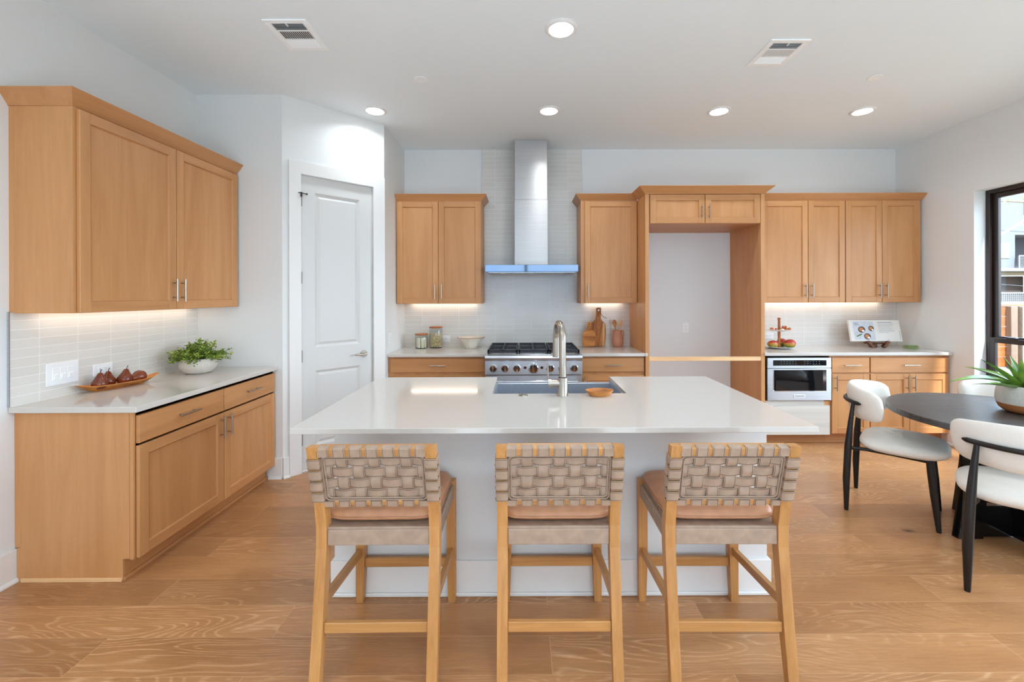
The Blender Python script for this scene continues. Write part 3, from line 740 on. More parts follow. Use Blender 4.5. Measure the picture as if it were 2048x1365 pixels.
# ------------------------------------------------------------------ range
RX0, RX1, RF = -.368, .558, 4.100
t = thing('gas_range', 'stainless steel six-burner gas range with a row of round knobs', 'range', ((RX0 + RX1) / 2, RF, 0))
b = MB(); b.box(RX0, RX1, RF + .045, YB - .02, .12, .905); b.build('body', M_STEEL, t)
for x in (RX0 + .06, RX1 - .06):
    for y in (RF + .12, YB - .12):
        b = MB(); b.cyl((x, y, 0), (x, y, .125), .02, n=12); b.build('leg', M_STEEL, t, True)
b = MB(); b.prism([(RF + .045, .733), (RF, .733), (RF, .862), (RF - .012, .872), (RF - .018, .892), (RF - .006, .914), (RF + .045, .918)], RX0, RX1); b.build('control_panel', M_STEEL, t)
b = MB(); b.box(RX0, RX1, RF + .04, YB - .02, .905, .920, .003); b.box(RX0, RX1, YB - .06, YB - .012, .918, .94, .004); b.build('cooktop', M_STEEL, t)
for x, r in zip((-.29, -.178, -.066, .252, .365, .478), [.034] * 6):
    b = MB(); TK = frame_T((x, RF, .795), (1, 0, 0), (0, 0, 1), (0, -1, 0))
    b.lathe([(.0005, 0), (.038, 0), (.038, .004), (r, .006), (r * .94, .034), (r * .86, .038), (.0005, .038)], (0, 0, 0), 28, T=TK)
    k_ = b.build('knob', M_STEELB, t, True)
    b = MB(); b.box(-.006, .006, -.026, .030, .036, .047, .002, T=TK); b.build('grip', M_STEELB, k_)
TK = frame_T((.093, RF, .795), (1, 0, 0), (0, 0, 1), (0, -1, 0))
b = MB(); b.lathe([(.0005, 0), (.050, 0), (.050, .004), (.045, .006), (.042, .036), (.038, .040), (.0005, .040)], (0, 0, 0), 32, T=TK); k_ = b.build('knob', M_STEELB, t, True)
b = MB(); b.box(-.007, .007, -.036, .038, .038, .049, .002, T=TK); b.build('grip', M_STEELB, k_)
for x in (.013, .172):
    TK = frame_T((x, RF, .800), (1, 0, 0), (0, 0, 1), (0, -1, 0))
    b = MB(); b.lathe([(.0005, 0), (.015, 0), (.014, .006), (.0005, .006)], (0, 0, 0), 20, T=TK); b.m(1); b.lathe([(.0005, .006), (.009, .006), (.008, .009), (.0005, .009)], (0, 0, 0), 16, T=TK); b.build('push_button', [M_STEELB, M_IRON], t, True)
gw = (RX1 - RX0 - .03) / 3
for k in range(3):
    gx0 = RX0 + .015 + k * gw + .004; gx1 = gx0 + gw - .008; gy0, gy1 = RF + .06, YB - .09
    b = MB(); zt = .962; zb = .920; bt = .014
    for (p, q, r_, s_) in ((gx0, gx1, gy0, gy0 + bt), (gx0, gx1, gy1 - bt, gy1), (gx0, gx0 + bt, gy0, gy1), (gx1 - bt, gx1, gy0, gy1)): b.box(p, q, r_, s_, zb + .012, zt, .002)
    gm = (gy0 + gy1) / 2; xm = (gx0 + gx1) / 2
    b.box(gx0, gx1, gm - bt / 2, gm + bt / 2, zb + .014, zt, .002)
    b.box(xm - bt / 2, xm + bt / 2, gy0, gm - .11 + .04, zt - .014, zt, .002); b.box(xm - bt / 2, xm + bt / 2, gm - .07, gm + .07, zt - .014, zt, .002); b.box(xm - bt / 2, xm + bt / 2, gm + .07, gy1, zt - .014, zt, .002)
    for yy in ((gy0 + gm) / 2, (gm + gy1) / 2):
        b.box(gx0, xm - .03, yy - .006, yy + .006, zt - .014, zt, .002); b.box(xm + .03, gx1, yy - .006, yy + .006, zt - .014, zt, .002)
    for (xx, yy) in ((gx0, gy0), (gx1 - bt, gy0), (gx0, gy1 - bt), (gx1 - bt, gy1 - bt)): b.box(xx, xx + bt, yy, yy + bt, zb, zt - .004)
    b.build('grate', M_IRON, t)
    for yy in ((gy0 + gm) / 2, (gm + gy1) / 2):
        b = MB(); b.lathe([(.0005, 0), (.065, 0), (.062, .006), (.042, .008), (.042, .018), (.030, .022), (.0005, .022)], (xm, yy, .920), 28); b.m(1); b.lathe([(.0005, .022), (.034, .022), (.032, .030), (.0005, .031)], (xm, yy, .920), 24)
        b.build('burner', [M_STEELB, M_IRON], t, True)
b = MB(); b.box(RX0 + .004, RX1 - .004, RF + .005, RF + .045, .16, .724, .004); dr = b.build('oven_door', M_STEEL, t)
b = MB(); b.box(RX0 + .16, RX1 - .16, RF + .002, RF + .006, .30, .58, .002); b.build('oven_window', M_BLACKGL, dr)
b = MB(); b.cyl((RX0 + .05, RF - .05, .675), (RX1 - .05, RF - .05, .675), .014, n=16)
for x in (RX0 + .09, RX1 - .09): b.cyl((x, RF + .006, .675), (x, RF - .05, .675), .010, n=10)
b.build('oven_handle', M_STEELB, dr, True)

# ------------------------------------------------------------------ hood
t = thing('range_hood', 'stainless steel chimney range hood with a thin flat canopy', 'range hood', (.083, YB, 1.72))
hy = YB - .0085
b = MB(); cx0, cx1, cy0, cz0, cz1 = -.387, .556, 4.368, 1.722, 1.797
b.box(cx0, cx1, cy0, hy, cz0 + .004, cz1, .002); b.build('canopy', M_CANOPY, t)
b = MB(); b.box(cx0 + .03, cx1 - .03, cy0 + .03, hy - .02, cz0 - .006, cz0 + .004, .002); b.build('filter_panel', M_STEEL, t)
for x in (-.22, .083, .39):
    b = MB(); b.lathe([(.0005, 0), (.028, 0), (.026, -.004), (.0005, -.004)], (x, cy0 + .08, cz0 - .006), 20); b.build('hood_lamp', M_TRIM, t, True)
b = MB(); b.box(-.094, .260, 4.56, hy, cz1, 2.50, .002); b.build('lower_chimney', M_CHIM, t)
b = MB(); b.box(-.090, .256, 4.564, hy, 2.50, HC - .001, .002); b.build('upper_chimney', M_CHIM, t)

# ------------------------------------------------------------------ microwave drawer
t = thing('microwave', 'stainless microwave drawer with dark glass window built into the base cabinets', 'microwave', (2.71, 4.25, .44))
mx0, mx1, mz0, mz1, my = 2.398, 3.028, .444, .864, 4.238
b = MB(); b.box(mx0 + .02, mx1 - .02, my + .03, YB - .05, .445, .863); b.build('housing', M_STEEL, t)
b = MB(); b.box(mx0, mx1, my, my + .028, .762, mz1, .002); p_ = b.build('control_panel', M_STEEL, t)
b = MB(); b.box(mx0 + .055, mx1 - .05, my - .0012, my + .002, .786, .840); q_ = b.build('touch_display', M_BLACKGL, p_)
b = MB()
for r_ in range(2):
    for k in range(14):
        if k in (6, 7): continue
        x = mx0 + .13 + k * .029; b.box(x, x + .008, my - .0016, my - .001, .802 + r_ * .022, .807 + r_ * .022)
b.build('touch_marks', M_PRINT, p_)
b = MB(); wx0, wx1, wz0_, wz1_ = mx0 + .055, mx1 - .05, .532, .742
b.box(mx0, mx1, my, my + .028, mz0, wz0_, .002); b.box(mx0, mx1, my, my + .028, wz1_, .757, .002); b.box(mx0, wx0, my, my + .028, wz0_, wz1_, .001); b.box(wx1, mx1, my, my + .028, wz0_, wz1_, .001)
dr = b.build('drawer_front', M_STEEL, t)
b = MB(); b.box(wx0 + .028, wx1 - .03, my + .004, my + .012, wz0_, wz1_); b.build('window', M_BLACKGL, dr)
b = MB()
b.prism([(my + .002, 0), (my + .014, .0), (my + .014, .028)], wz0_, wz1_, T=frame_T((wx0, 0, 0), (0, 0, 1), (0, 1, 0), (1, 0, 0)))
b.prism([(my + .002, 0), (my + .014, .0), (my + .014, -.03)], wz0_, wz1_, T=frame_T((wx1, 0, 0), (0, 0, 1), (0, 1, 0), (1, 0, 0)))
b.box(wx0, wx1, my + .002, my + .01, wz0_ - .002, wz0_ + .006, .001); b.build('bevelled_surround', M_STEELB, dr)
b = MB(); b.box(2.655, 2.767, my - .003, my + .002, .474, .502, .001); lp = b.build('name_plate', M_WHITEPL, dr)
text_mesh('KitchenAid', .020, frame_T((2.712, my - .0034, .4885), (1, 0, 0), (0, 0, 1), (0, -1, 0)), M_INK, 'lettering', lp)

# ------------------------------------------------------------------ island
IX0, IX1, IY0, IY1 = -1.010, 1.276, 1.862, 3.026
SX0, SX1, SY0 = -.186, .600, 2.508
t = thing('kitchen_island', 'white painted kitchen island body behind the three woven stools', 'island', (.13, 2.6, 0))
bx0, bx1, by0, by1 = -.945, 1.213, 2.153, 2.99
b = MB(); b.box(bx0, bx1, by0, by0 + .09, 0, CT - .025, .002); b.build('knee_wall', M_ISLWALL, t)
b = MB(); b.box(bx0 + .001, bx0 + .09, by0 + .09, by1, 0, CT - .025); b.box(bx1 - .09, bx1 - .001, by0 + .09, by1, 0, CT - .025); b.build('end_wall', M_ISLWALL, t)
b = MB()
h_ = .170
b.box(bx0 - .014, bx1 + .014, by0 - .014, by0, 0, h_, .002); b.box(bx0 - .014, bx0, by0, by1, 0, h_, .002); b.box(bx1, bx1 + .014, by0, by1, 0, h_, .002)
sh = .012
b.box(bx0 - .014 - sh, bx1 + .014 + sh, by0 - .014 - sh, by0 - .014, 0, .018, .004); b.box(bx0 - .014 - sh, bx0 - .014, by0 - .014, by1, 0, .018, .004); b.box(bx1 + .014, bx1 + .014 + sh, by0 - .014, by1, 0, .018, .004)
b.build('baseboard', M_TRIM, t)
b = MB(); b.box(bx0 + .09, SX0 - .03, by1 - .02, by1, .11, CT - .03); b.box(SX1 + .03, bx1 - .09, by1 - .02, by1, .11, CT - .03); b.box(bx0 + .09, bx1 - .09, by1 - .02, by1, .11, .62); b.build('cabinet_fronts', M_MAPZ, t)
ITH = .025
b = MB()
b.box(IX0, IX1, IY0, SY0, CT - ITH, CT, .003, seg=2)
b2 = MB()
pts = [(IX0, IY0), (IX1, IY0), (IX1, IY1), (SX1, IY1), (SX1, SY0), (SX0, SY0), (SX0, IY1), (IX0, IY1)]
b.bm.free()
b = MB(); b.hexa([Vector((p[0], p[1], CT - ITH)) for p in pts], [Vector((p[0], p[1], CT)) for p in pts])
es = list(b.bm.edges); bmesh.ops.bevel(b.bm, geom=es, offset=.0025, segments=2, affect='EDGES', profile=.5)
b2.bm.free()
tag(b.build('island_countertop', M_QUARTZ), 'broad white quartz island top overhanging the stools, cut out round the sink', 'countertop')

# sink
t = thing('kitchen_sink', 'stainless double-bowl sink set into the far edge of the island', 'sink', (.207, 2.78, .66))
zt = CT - ITH - .001; ox0, ox1, oy0, oy1 = SX0 - .02, SX1 + .02, SY0 - .02, 3.045; zb = .67; wl = .012
b = MB()
b.box(ox0, ox1, oy0, oy0 + wl + .012, zb, zt, .002); b.box(ox0, ox1, oy1 - .05, oy1, zb, zt - .012, .004); b.box(ox0, ox0 + .026, oy0 + wl, oy1 - .05, zb, zt, .002); b.box(ox1 - .026, ox1, oy0 + wl, oy1 - .05, zb, zt, .002)
b.box(ox0, ox1, oy0, oy1, zb - .01, zb, .002); b.build('basin', M_SINK, t)
b = MB(); b.box(.115, .135, oy0 + wl + .012, oy1 - .05, zb, .80, .006); b.build('divider', M_SINK, t)
for x in (-.03, .36):
    b = MB(); b.lathe([(.0005, 0), (.045, 0), (.043, .004), (.02, .001), (.0005, .001)], (x, 2.78, zb), 24); b.build('drain', M_STEELB, t, True)
# faucet
t = thing('kitchen_faucet', 'tall brushed nickel gooseneck faucet standing on the island behind the sink', 'faucet', (.222, 2.462, CT))
fx, fy = .222, 2.462
b = MB(); b.lathe([(.0005, 0), (.030, 0), (.030, .004), (.028, .008), (.028, .100), (.026, .103), (.0005, .103)], (fx, fy, CT), 32); b.build('body', M_NICKEL, t, True)
b = MB(); b.lathe([(.0005, 0), (.0225, 0), (.0225, .004), (.0005, .004)], (fx, fy, CT + .103), 24); b.build('swivel_ring', M_BLACKPL, t, True)
path = [(fx, fy, CT + .106), (fx, fy, CT + .30)]
rad = .105; dx, dy = -.10, .995
for k in range(1, 17):
    a = PI * k / 16 * .97; q = rad * (1 - math.cos(a)); path.append((fx + dx * q, fy + dy * q, CT + .30 + rad * math.sin(a)))
b = MB(); b.tube(path, .0195, 16); b.build('spout', M_NICKEL, t, True)
e = Vector(path[-1]); b = MB(); b.tube([e + Vector((0, 0, .005)), e - Vector((0, -.003, .055)), e - Vector((0, -.006, .12))], [.0195, .021, .022], 16); b.build('spray_head', M_NICKEL, t, True)
b = MB(); hz = CT + .070
b.cyl((fx - .02, fy, hz), (fx - .068, fy, hz), .021, n=20); b.cyl((fx - .068, fy, hz), (fx - .084, fy, hz), .026, n=20); b.build('valve', M_NICKEL, t, True)
b = MB(); b.tube([(fx - .082, fy, hz + .02), (fx - .084, fy - .003, hz + .06), (fx - .085, fy - .006, hz + .115)], [.006, .005, .0045], 10); b.build('lever', M_NICKEL, t, True)
b = MB(); b.lathe([(.0005, 0), (.026, 0), (.026, .004), (.020, .007), (.0005, .007)], (-.004, 2.462, CT), 24)
tag(b.build('air_switch', M_NICKEL, None, True), 'small round metal button on the island top beside the sink', 'button')
b = MB(); b.lathe([(.0005, 0), (.052, 0), (.062, .008), (.078, .026), (.079, .030), (.074, .030), (.058, .013), (.0005, .010)], (.432, 2.462, CT), 40, sx=1.0, sy=.82, wob=lambda a, j: .03 * math.sin(2 * a + .6) + .02 * math.sin(3 * a))
tag(b.build('wooden_dish', M_OLIVE, None, True), 'small round olive wood dish on the island edge of the sink', 'dish')

# ------------------------------------------------------------------ counter stools
def make_stool():
    t = thing('counter_stool', '-', 'stool', (0, 0, 0), 'woven counter stools')
    W2 = .24; lw = .040
    prof = [(-.070, 0), (-.045, .15), (-.018, .35), (0, .50), (0, .585), (-.012, .66), (-.040, .78), (-.080, .922)]
    thick = [.034, .038, .042, .047, .047, .044, .040, .038]
    poly = prof + [(p[0] + th, p[1]) for p, th in reversed(list(zip(prof, thick)))]
    for s in (-1, 1):
        xa = s * W2; xb = s * (W2 - lw)
        b = MB(); b.prism(poly, min(xa, xb), max(xa, xb)); b.build('rear_leg', M_STOOLZ, t)
        # tapered front leg
        b = MB(); fw_ = .042
        rg = lambda z, k0, k1: [Vector((s * (W2 - k0), .405, z)), Vector((s * (W2 - k0), .447 - k1, z)), Vector((s * (W2 - fw_ + k1), .447 - k1, z)), Vector((s * (W2 - fw_ + k1), .405, z))]
        b.rings([rg(0, .0, .008), rg(.16, 0, .002), rg(.22, 0, 0), rg(.585, 0, 0)]); b.build('front_leg', M_STOOLZ, t)
        b = MB(); b.prism([(.002, .268), (.002, .305), (.410, .262), (.410, .225)], s * (W2 - .010), s * (W2 - .030)); b.build('side_stretcher', M_STOOLY, t)
        b = MB(); b.box(s * (W2 - .006), s * (W2 - .028), .046, .405, .507, .570, .004); b.build('side_apron', M_LEATHER, t)
        for k in range(4):
            zc = .700 + k * .0485; yc = -.022 - (zc - .66) * .262 + .016
            b = MB(); b.cyl((s * (W2 + .002), yc, zc), (s * (W2 + .006), yc, zc), .005, .003, n=10); b.build('rivet', M_BLACKPL, t, True)
    b = MB(); b.box(-W2 + lw, W2 - lw, -.026, -.006, .188, .228, .003); b.build('rear_stretcher', M_STOOLX, t)
    b = MB(); b.box(-W2 + .04, W2 - .04, .415, .437, .165, .207, .003); b.build('front_stretcher', M_STOOLX, t)
    b = MB(); b.box(-W2 + lw, W2 - lw, .006, .034, .507, .570, .005, seg=2); b.build('rear_apron', M_LEATHER, t)
    b = MB(); b.box(-W2 + .035, W2 - .035, .41, .44, .507, .570, .005, seg=2); b.build('front_apron', M_LEATHER, t)
    b = MB(); b.box(-W2 + .022, W2 - .022, .012, .42, .566, .577, .003); b.build('sling_seat', M_LEATHER, t)
    # cushion
    def cf(u, v):
        th = 2 * PI * u; ph = -PI / 2 + PI * v
        def sp(c, e): return math.copysign(abs(c) ** e, c)
        x = sp(math.cos(th), .28) * (abs(math.cos(ph)) ** .35); y = sp(math.sin(th), .28) * (abs(math.cos(ph)) ** .35); z = sp(math.sin(ph), .8)
        return Vector((x * .224, .243 + y * .210, .606 + z * .031))
    b = MB(); b.grid(cf, 64, 17, cu=True); bmesh.ops.remove_doubles(b.bm, verts=b.bm.verts[:], dist=1e-5)
    cu = b.build('cushion', M_CUSHION, t, True, 60)
    pp = []
    for k in range(64):
        th = 2 * PI * k / 64; sp = lambda c: math.copysign(abs(c) ** .28, c); pp.append((sp(math.cos(th)) * .225, .243 + sp(math.sin(th)) * .211, .602))
    b = MB(); b.tube(pp, .0035, 8, closed=True); b.build('piping', M_CUSHION, cu, True)
    # woven back, laid out in its own leaning plane: a = x, bb = up the back, c = away from the sitter
    lean = math.atan2(.068, .262)
    BT = frame_T((0, .018, .665), (1, 0, 0), (0, -math.sin(lean), math.cos(lean)), (0, -math.cos(lean), -math.sin(lean)))
    H = .262; xi = W2 - lw
    b = MB(); b.box(-xi, xi, H - .032, H + .002, -.011, .026, .003, T=BT); b.build('top_rail', M_STOOLX, t)
    b = MB(); b.box(-xi, xi, .012, .034, -.008, .024, .003, T=BT); b.build('bottom_rail', M_STOOLX, t)
    nv, nh = 7, 4; vp = .0615; vw = .046; hp = .0485; hw = .0415; th = .0028
    def ribbon(b, pts, wdir, wd):          # pts: centre line (a,bb,c); a flat strap with thickness in c
        rs = []
        for (p, nrm_) in pts:
            p = Vector(p); n_ = Vector(nrm_); wv = Vector(wdir) * wd / 2
            rs.append([BT @ (p - wv - n_ * th / 2), BT @ (p + wv - n_ * th / 2), BT @ (p + wv + n_ * th / 2), BT @ (p - wv + n_ * th / 2)])
        b.rings(rs)
    A = .0052
    for i in range(nv):
        xc = (i - 3) * vp
        pts = [((xc, H + .0035, .004), (0, 1, 0)), ((xc, H + .0035, .025), (0, 1, .0)), ((xc, H + .001, .028), (0, .7, .7)), ((xc, H - .031, .028), (0, 0, 1))]
        n = 40
        for k in range(n + 1):
            bb = H - .034 - (H - .068) * k / n
            ph = (bb - (.034 + hp / 2 - .0)) / hp
            c = .010 + A * math.cos(PI * ph) * (1 if i % 2 == 0 else -1)
            pts.append(((xc, bb, c), (0, 0, 1)))
        pts += [((xc, .034, .026), (0, 0, 1)), ((xc, .011, .026), (0, 0, 1)), ((xc, .009, .018), (0, -1, 0)), ((xc, .009, -.004), (0, -1, 0))]
        b = MB(); ribbon(b, pts, (1, 0, 0), vw)
        b.m(1)
        for s in (-1, 1): ribbon(b, [(Vector(p) + Vector(q) * .0012 + Vector((s * (vw / 2 - .0038), 0, 0)), q) for p, q in pts[1:-2]], (1, 0, 0), .0011)
        b.build('upright_strap', [M_LEATHER, M_THREAD], t, True, 50)
    for j in range(nh):
        bc = .034 + hp * (j + .5)
        pts = []
        yo = .0
        e = W2 + .0025
        for s in (-1,):
            pts += [((-e, bc, -.010), (-1, 0, 0)), ((-e, bc, .032), (-1, 0, 0)), ((-e + .003, bc, .0345), (-.7, 0, .7)), ((-xi - .003, bc, .0345), (0, 0, 1)), ((-xi + .002, bc, .031), (.7, 0, .7)), ((-xi + .004, bc, .014), (0, 0, 1))]
        n = 84
        x0 = -xi + .010
        for k in range(n + 1):
            x = x0 + (2 * -x0) * k / n
            ph = x / vp
            c = .010 + A * math.cos(PI * ph) * (1 if j % 2 == 0 else -1)
            pts.append(((x, bc, c), (0, 0, 1)))
        pts += [((xi - .004, bc, .014), (0, 0, 1)), ((xi - .002, bc, .031), (-.7, 0, .7)), ((xi + .003, bc, .0345), (0, 0, 1)), ((e - .003, bc, .0345), (.7, 0, .7)), ((e, bc, .032), (1, 0, 0)), ((e, bc, -.010), (1, 0, 0))]
        b = MB(); ribbon(b, pts, (0, 1, 0), hw); b.m(1)
        for s in (-1, 1): ribbon(b, [(Vector(p) + Vector(q) * .0012 + Vector((0, s * (hw / 2 - .0036), 0)), q) for p, q in pts[1:-1]], (0, 1, 0), .0011)
        b.build('cross_strap', [M_LEATHER, M_THREAD], t, True, 50)
    # stitched border of the woven panel
    r0, r1, q0, q1 = -xi + .006, xi - .006, .036, H - .036
    def rr(ins):
        out = []
        for (cx, cy, a0_) in ((r1, q1, 0), (r0, q1, 90), (r0, q0, 180), (r1, q0, 270)):
            sx_ = -1 if cx > 0 else 1; sy_ = -1 if cy > .1 else 1; rad = .014
            for k in range(5):
                a = R(a0_ + 22.5 * k); out.append((cx + sx_ * (rad + ins) + math.cos(a) * rad, cy + sy_ * (rad + ins) + math.sin(a) * rad))
        return out
    b = MB()
    for ins in (0, .009): b.tube([BT @ Vector((p[0], p[1], .0185)) for p in rr(ins)], .0030, 6, closed=True)
    b.build('border_piping', M_LEATHER, t, True)
    return t
stool = make_stool()
SY = 1.688
for i, (x, y, rz, lb) in enumerate(((-.572, SY, .5, 'woven leather counter stool at the island end beside the pantry door'), (.135, SY, 0, 'middle woven leather counter stool, in front of the faucet'), (.792, SY - .005, -.6, 'woven leather counter stool at the island end beside the dining table'))):
    o = stool if i == 0 else copy_tree(stool)
    o.location = (x, y, 0); o.rotation_euler = (0, 0, R(rz)); o['label'] = lb
# ------------------------------------------------------------------ dining set
TX, TY, TR_ = 2.984, 2.631, .593
t = thing('dining_table', 'round black-stained wooden dining table on a cross pedestal', 'table', (TX, TY, 0))
b = MB()
for k in range(8):                              # eight veneer wedges, grain turned in every other one
    b.m(k % 2); n = 12; a0_, a1_ = 2 * PI * k / 8 + .32, 2 * PI * (k + 1) / 8 + .32
    top = [Vector((TX, TY, .75))] + [Vector((TX + math.cos(a0_ + (a1_ - a0_) * j / n) * (TR_ - .003), TY + math.sin(a0_ + (a1_ - a0_) * j / n) * (TR_ - .003), .75)) for j in range(n + 1)]
    b.bm.faces.new([b.bm.verts.new(p) for p in top])
b.m(0); N = 96
ring = lambda r, z: [Vector((TX + math.cos(2 * PI * k / N + .32) * r, TY + math.sin(2 * PI * k / N + .32) * r, z)) for k in range(N)]
b.rings([ring(TR_ - .003, .75), ring(TR_, .747), ring(TR_, .716), ring(TR_ - .004, .712), ring(.01, .712)], cap0=False)
b.build('tabletop', [M_TABLE, M_TABLE2], t)
for k in range(4):
    b = MB(); T = Matrix.Translation((TX, TY, 0)) @ Matrix.Rotation(PI / 2 * k, 4, 'Z')
    pl = [(.350, 0), (.20, 0), (.13, .712), (.25, .712)]
    hw = .022
    b.hexa([T @ Vector((p[0], -hw, p[1])) for p in pl], [T @ Vector((p[0], hw, p[1])) for p in pl]); b.build('leg', M_BLACKLAC, t)
b = MB()
b.box(TX - .30, TX + .30, TY - .021, TY + .021, .012, .20, .002); b.box(TX - .021, TX + .021, TY - .30, TY - .021, .012, .20, .002); b.box(TX - .021, TX + .021, TY + .021, TY + .30, .012, .20, .002)
b.build('cross_base', M_BLACKLAC, t)
b = MB(); b.box(TX - .2, TX + .2, TY - .021, TY + .021, .66, .712); b.box(TX - .02, TX + .02, TY - .2, TY - .021, .66, .712); b.box(TX - .02, TX + .02, TY + .021, TY + .2, .66, .712)
b.build('top_bracket', M_BLACKLAC, t)

def make_chair():                               # origin on the floor midway between the rear legs, facing +Y
    t = thing('dining_chair', '-', 'chair', (0, 0, 0), 'cream upholstered dining chairs')
    def sp(c, e): return math.copysign(abs(c) ** e, c)
    def sf(u, v):
        th = 2 * PI * u; ph = -PI / 2 + PI * v
        k = abs(math.cos(ph)) ** .62
        x = sp(math.cos(th), .62) * k; y = sp(math.sin(th), .62) * k; z = sp(math.sin(ph), .85)
        wx = .248 * (1 - .05 * y)
        return Vector((x * wx, .288 + y * .233, .470 + z * .055 + .006 * (1 - x * x) * (1 - y * y)))
    b = MB(); b.grid(sf, 56, 21, cu=True); bmesh.ops.remove_doubles(b.bm, verts=b.bm.verts[:], dist=1e-5); b.build('seat', M_BOUCLE, t, True, 80)
    # wrap-round back pad
    cy, rad = .288, .272
    def bf(u, v):
        a = R(-72 + 144 * u); q = 2 * abs(u - .5)
        endk = math.sqrt(max(0.0, 1 - max(0, (q - .80) / .20) ** 2)) if q > .80 else 1.0
        endk = max(endk, .02)
        hh = .120 - .028 * q * q; tt = .034 * (1 + .08 * q)
        hh *= .40 + .60 * endk if q < .999 else .02; tt *= max(endk, .02)
        if q >= .999: hh = .002
        ph = 2 * PI * v; dz = sp(math.sin(ph), .8) * hh; dr = sp(math.cos(ph), .8) * tt
        zz = .738 - .012 * q * q + dz; r_ = rad + dr + (dz * .14)
        return Vector((math.sin(a) * r_, cy - math.cos(a) * r_, zz))
    b = MB(); b.grid(bf, 56, 24, cv=True); bmesh.ops.remove_doubles(b.bm, verts=b.bm.verts[:], dist=1e-4)
    bmesh.ops.holes_fill(b.bm, edges=[e for e in b.bm.edges if e.is_boundary]); b.build('backrest', M_BOUCLE, t, True, 80)
    pts = []
    for k in range(25):
        a = R(-49 + 98 * k / 24); pts.append((math.sin(a) * (rad + .047), cy - math.cos(a) * (rad + .047), .742))
    b = MB(); b.tube(pts, [.006] + [.013] * 23 + [.006], 10, sx=1.0); b.build('back_rail', M_EBONY, t, True)
    for s in (-1, 1):
        b = MB(); a = R(37.5); top = Vector((s * math.sin(a) * (rad + .047), cy - math.cos(a) * (rad + .047), .738))
        foot = Vector((s * .2325, .0, 0)); P = lambda z: foot + (top - foot) * (z / .738) + Vector((s * .012 * math.sin(PI * z / .738), -.012 * math.sin(PI * z / .738), 0))
        b.tube([P(0), P(.012), P(.22), P(.44), P(.60), P(.741)], [.012, .0135, .0215, .0215, .016, .0105], 14)
        lg = b.build('rear_leg', M_EBONY, t, True)
        b = MB(); b.cyl(P(.437), P(.441), .0222, n=14); b.build('joint_ring', M_BLACKPL, lg, True)
        b = MB(); f0 = Vector((s * .194, .462, 0)); f1 = Vector((s * .178, .420, .442)); Q = lambda z: f0 + (f1 - f0) * (z / .442)
        b.tube([Q(0), Q(.012), Q(.22), Q(.36), Q(.442)], [.012, .0135, .0215, .022, .020], 14); b.build('front_leg', M_EBONY, t, True)
    b = MB()
    p0 = Vector((-.236, -.012, .425)); p1 = Vector((.236, -.012, .425))
    for s in (-1, 1): b.tube([(s * .224, .004, .430), (s * .188, .10, .430), (s * .176, .25, .428), (s * .176, .418, .425)], .0125, 8)
    b.box(-.178, .178, .398, .422, .414, .436, .003)
    b.build('seat_frame', M_EBONY, t)
    return t
chair = make_chair()
def put_chair(o, leftrear, rightrear, label):
    l, r = Vector(leftrear), Vector(rightrear); m_ = (l + r) / 2; u = (r - l).normalized()
    o.location = (m_.x, m_.y, 0); o.rotation_euler = (0, 0, math.atan2(u.y, u.x)); o['label'] = label
put_chair(chair, (2.548, 3.306), (2.224, 2.973), 'cream upholstered dining chair between the table and the pale base cabinets')
f = Vector((.64, .768)); lf = Vector((-f.y, f.x)); L0 = Vector((2.217, 2.153))
put_chair(copy_tree(chair), L0, L0 - lf * .465, 'cream dining chair seen from behind, its dark bar across the back')
m_ = Vector((3.59, 3.12)); f = Vector((-.86, -.50)).normalized(); lf = Vector((-f.y, f.x))
put_chair(copy_tree(chair), m_ + lf * .2325, m_ - lf * .2325, 'cream dining chair under the window, mostly hidden by the table and agave')

# agave planter
ax, ay = 3.125, 2.665
t = thing('potted_agave', 'spiky green agave in a round two-tone pot on the dining table', 'plant', (ax, ay, .75))
b = MB(); b.m(1); b.lathe([(.0005, 0), (.085, 0), (.112, .010), (.128, .026), (.139, .056)], (ax, ay, .75), 48)
b.m(0); b.lathe([(.139, .056), (.143, .082), (.140, .125), (.132, .166), (.128, .170), (.123, .166), (.126, .14), (.0005, .135)], (ax, ay, .75), 48)
b.build('pot', [M_CERAMIC, M_TERRA], t, True)
b = MB(); b.lathe([(.0005, .150), (.124, .144), (.124, .138), (.0005, .136)], (ax, ay, .75), 32); b.build('soil', M_SOIL, t)
def leaf(az, el, L, wd, droop, tw=0.0):
    b = MB(); base = Vector((ax + math.cos(az) * .02, ay + math.sin(az) * .02, .895)); hdir = Vector((math.cos(az), math.sin(az), 0)); side = Vector((-math.sin(az), math.cos(az), 0))
    n = 14; rs = []; p = base.copy(); e = el
    for k in range(n + 1):
        s = k / n; w_ = wd * (.62 + .38 * math.sin(PI * min(1, s * 1.25))) * (1 - s ** 3.2) + .0008; th = .010 * (1 - s) + .0012
        t_ = hdir * math.cos(e) + Z3 * math.sin(e); nn = (-hdir * math.sin(e) + Z3 * math.cos(e)); sd = (side * math.cos(tw * s) + nn * math.sin(tw * s)); nn2 = nn * math.cos(tw * s) - side * math.sin(tw * s)
        cup = w_ * .34
        rs.append([p - sd * w_ + nn2 * cup, p - sd * w_ * .5 + nn2 * (cup * .22), p, p + sd * w_ * .5 + nn2 * (cup * .22), p + sd * w_ + nn2 * cup, p + sd * w_ * .5 - nn2 * th, p - nn2 * th * 1.4, p - sd * w_ * .5 - nn2 * th])
        p = p + t_ * (L / n); e -= droop / n
    b.rings(rs); b.build('leaf', M_AGAVE, t, True, 60)
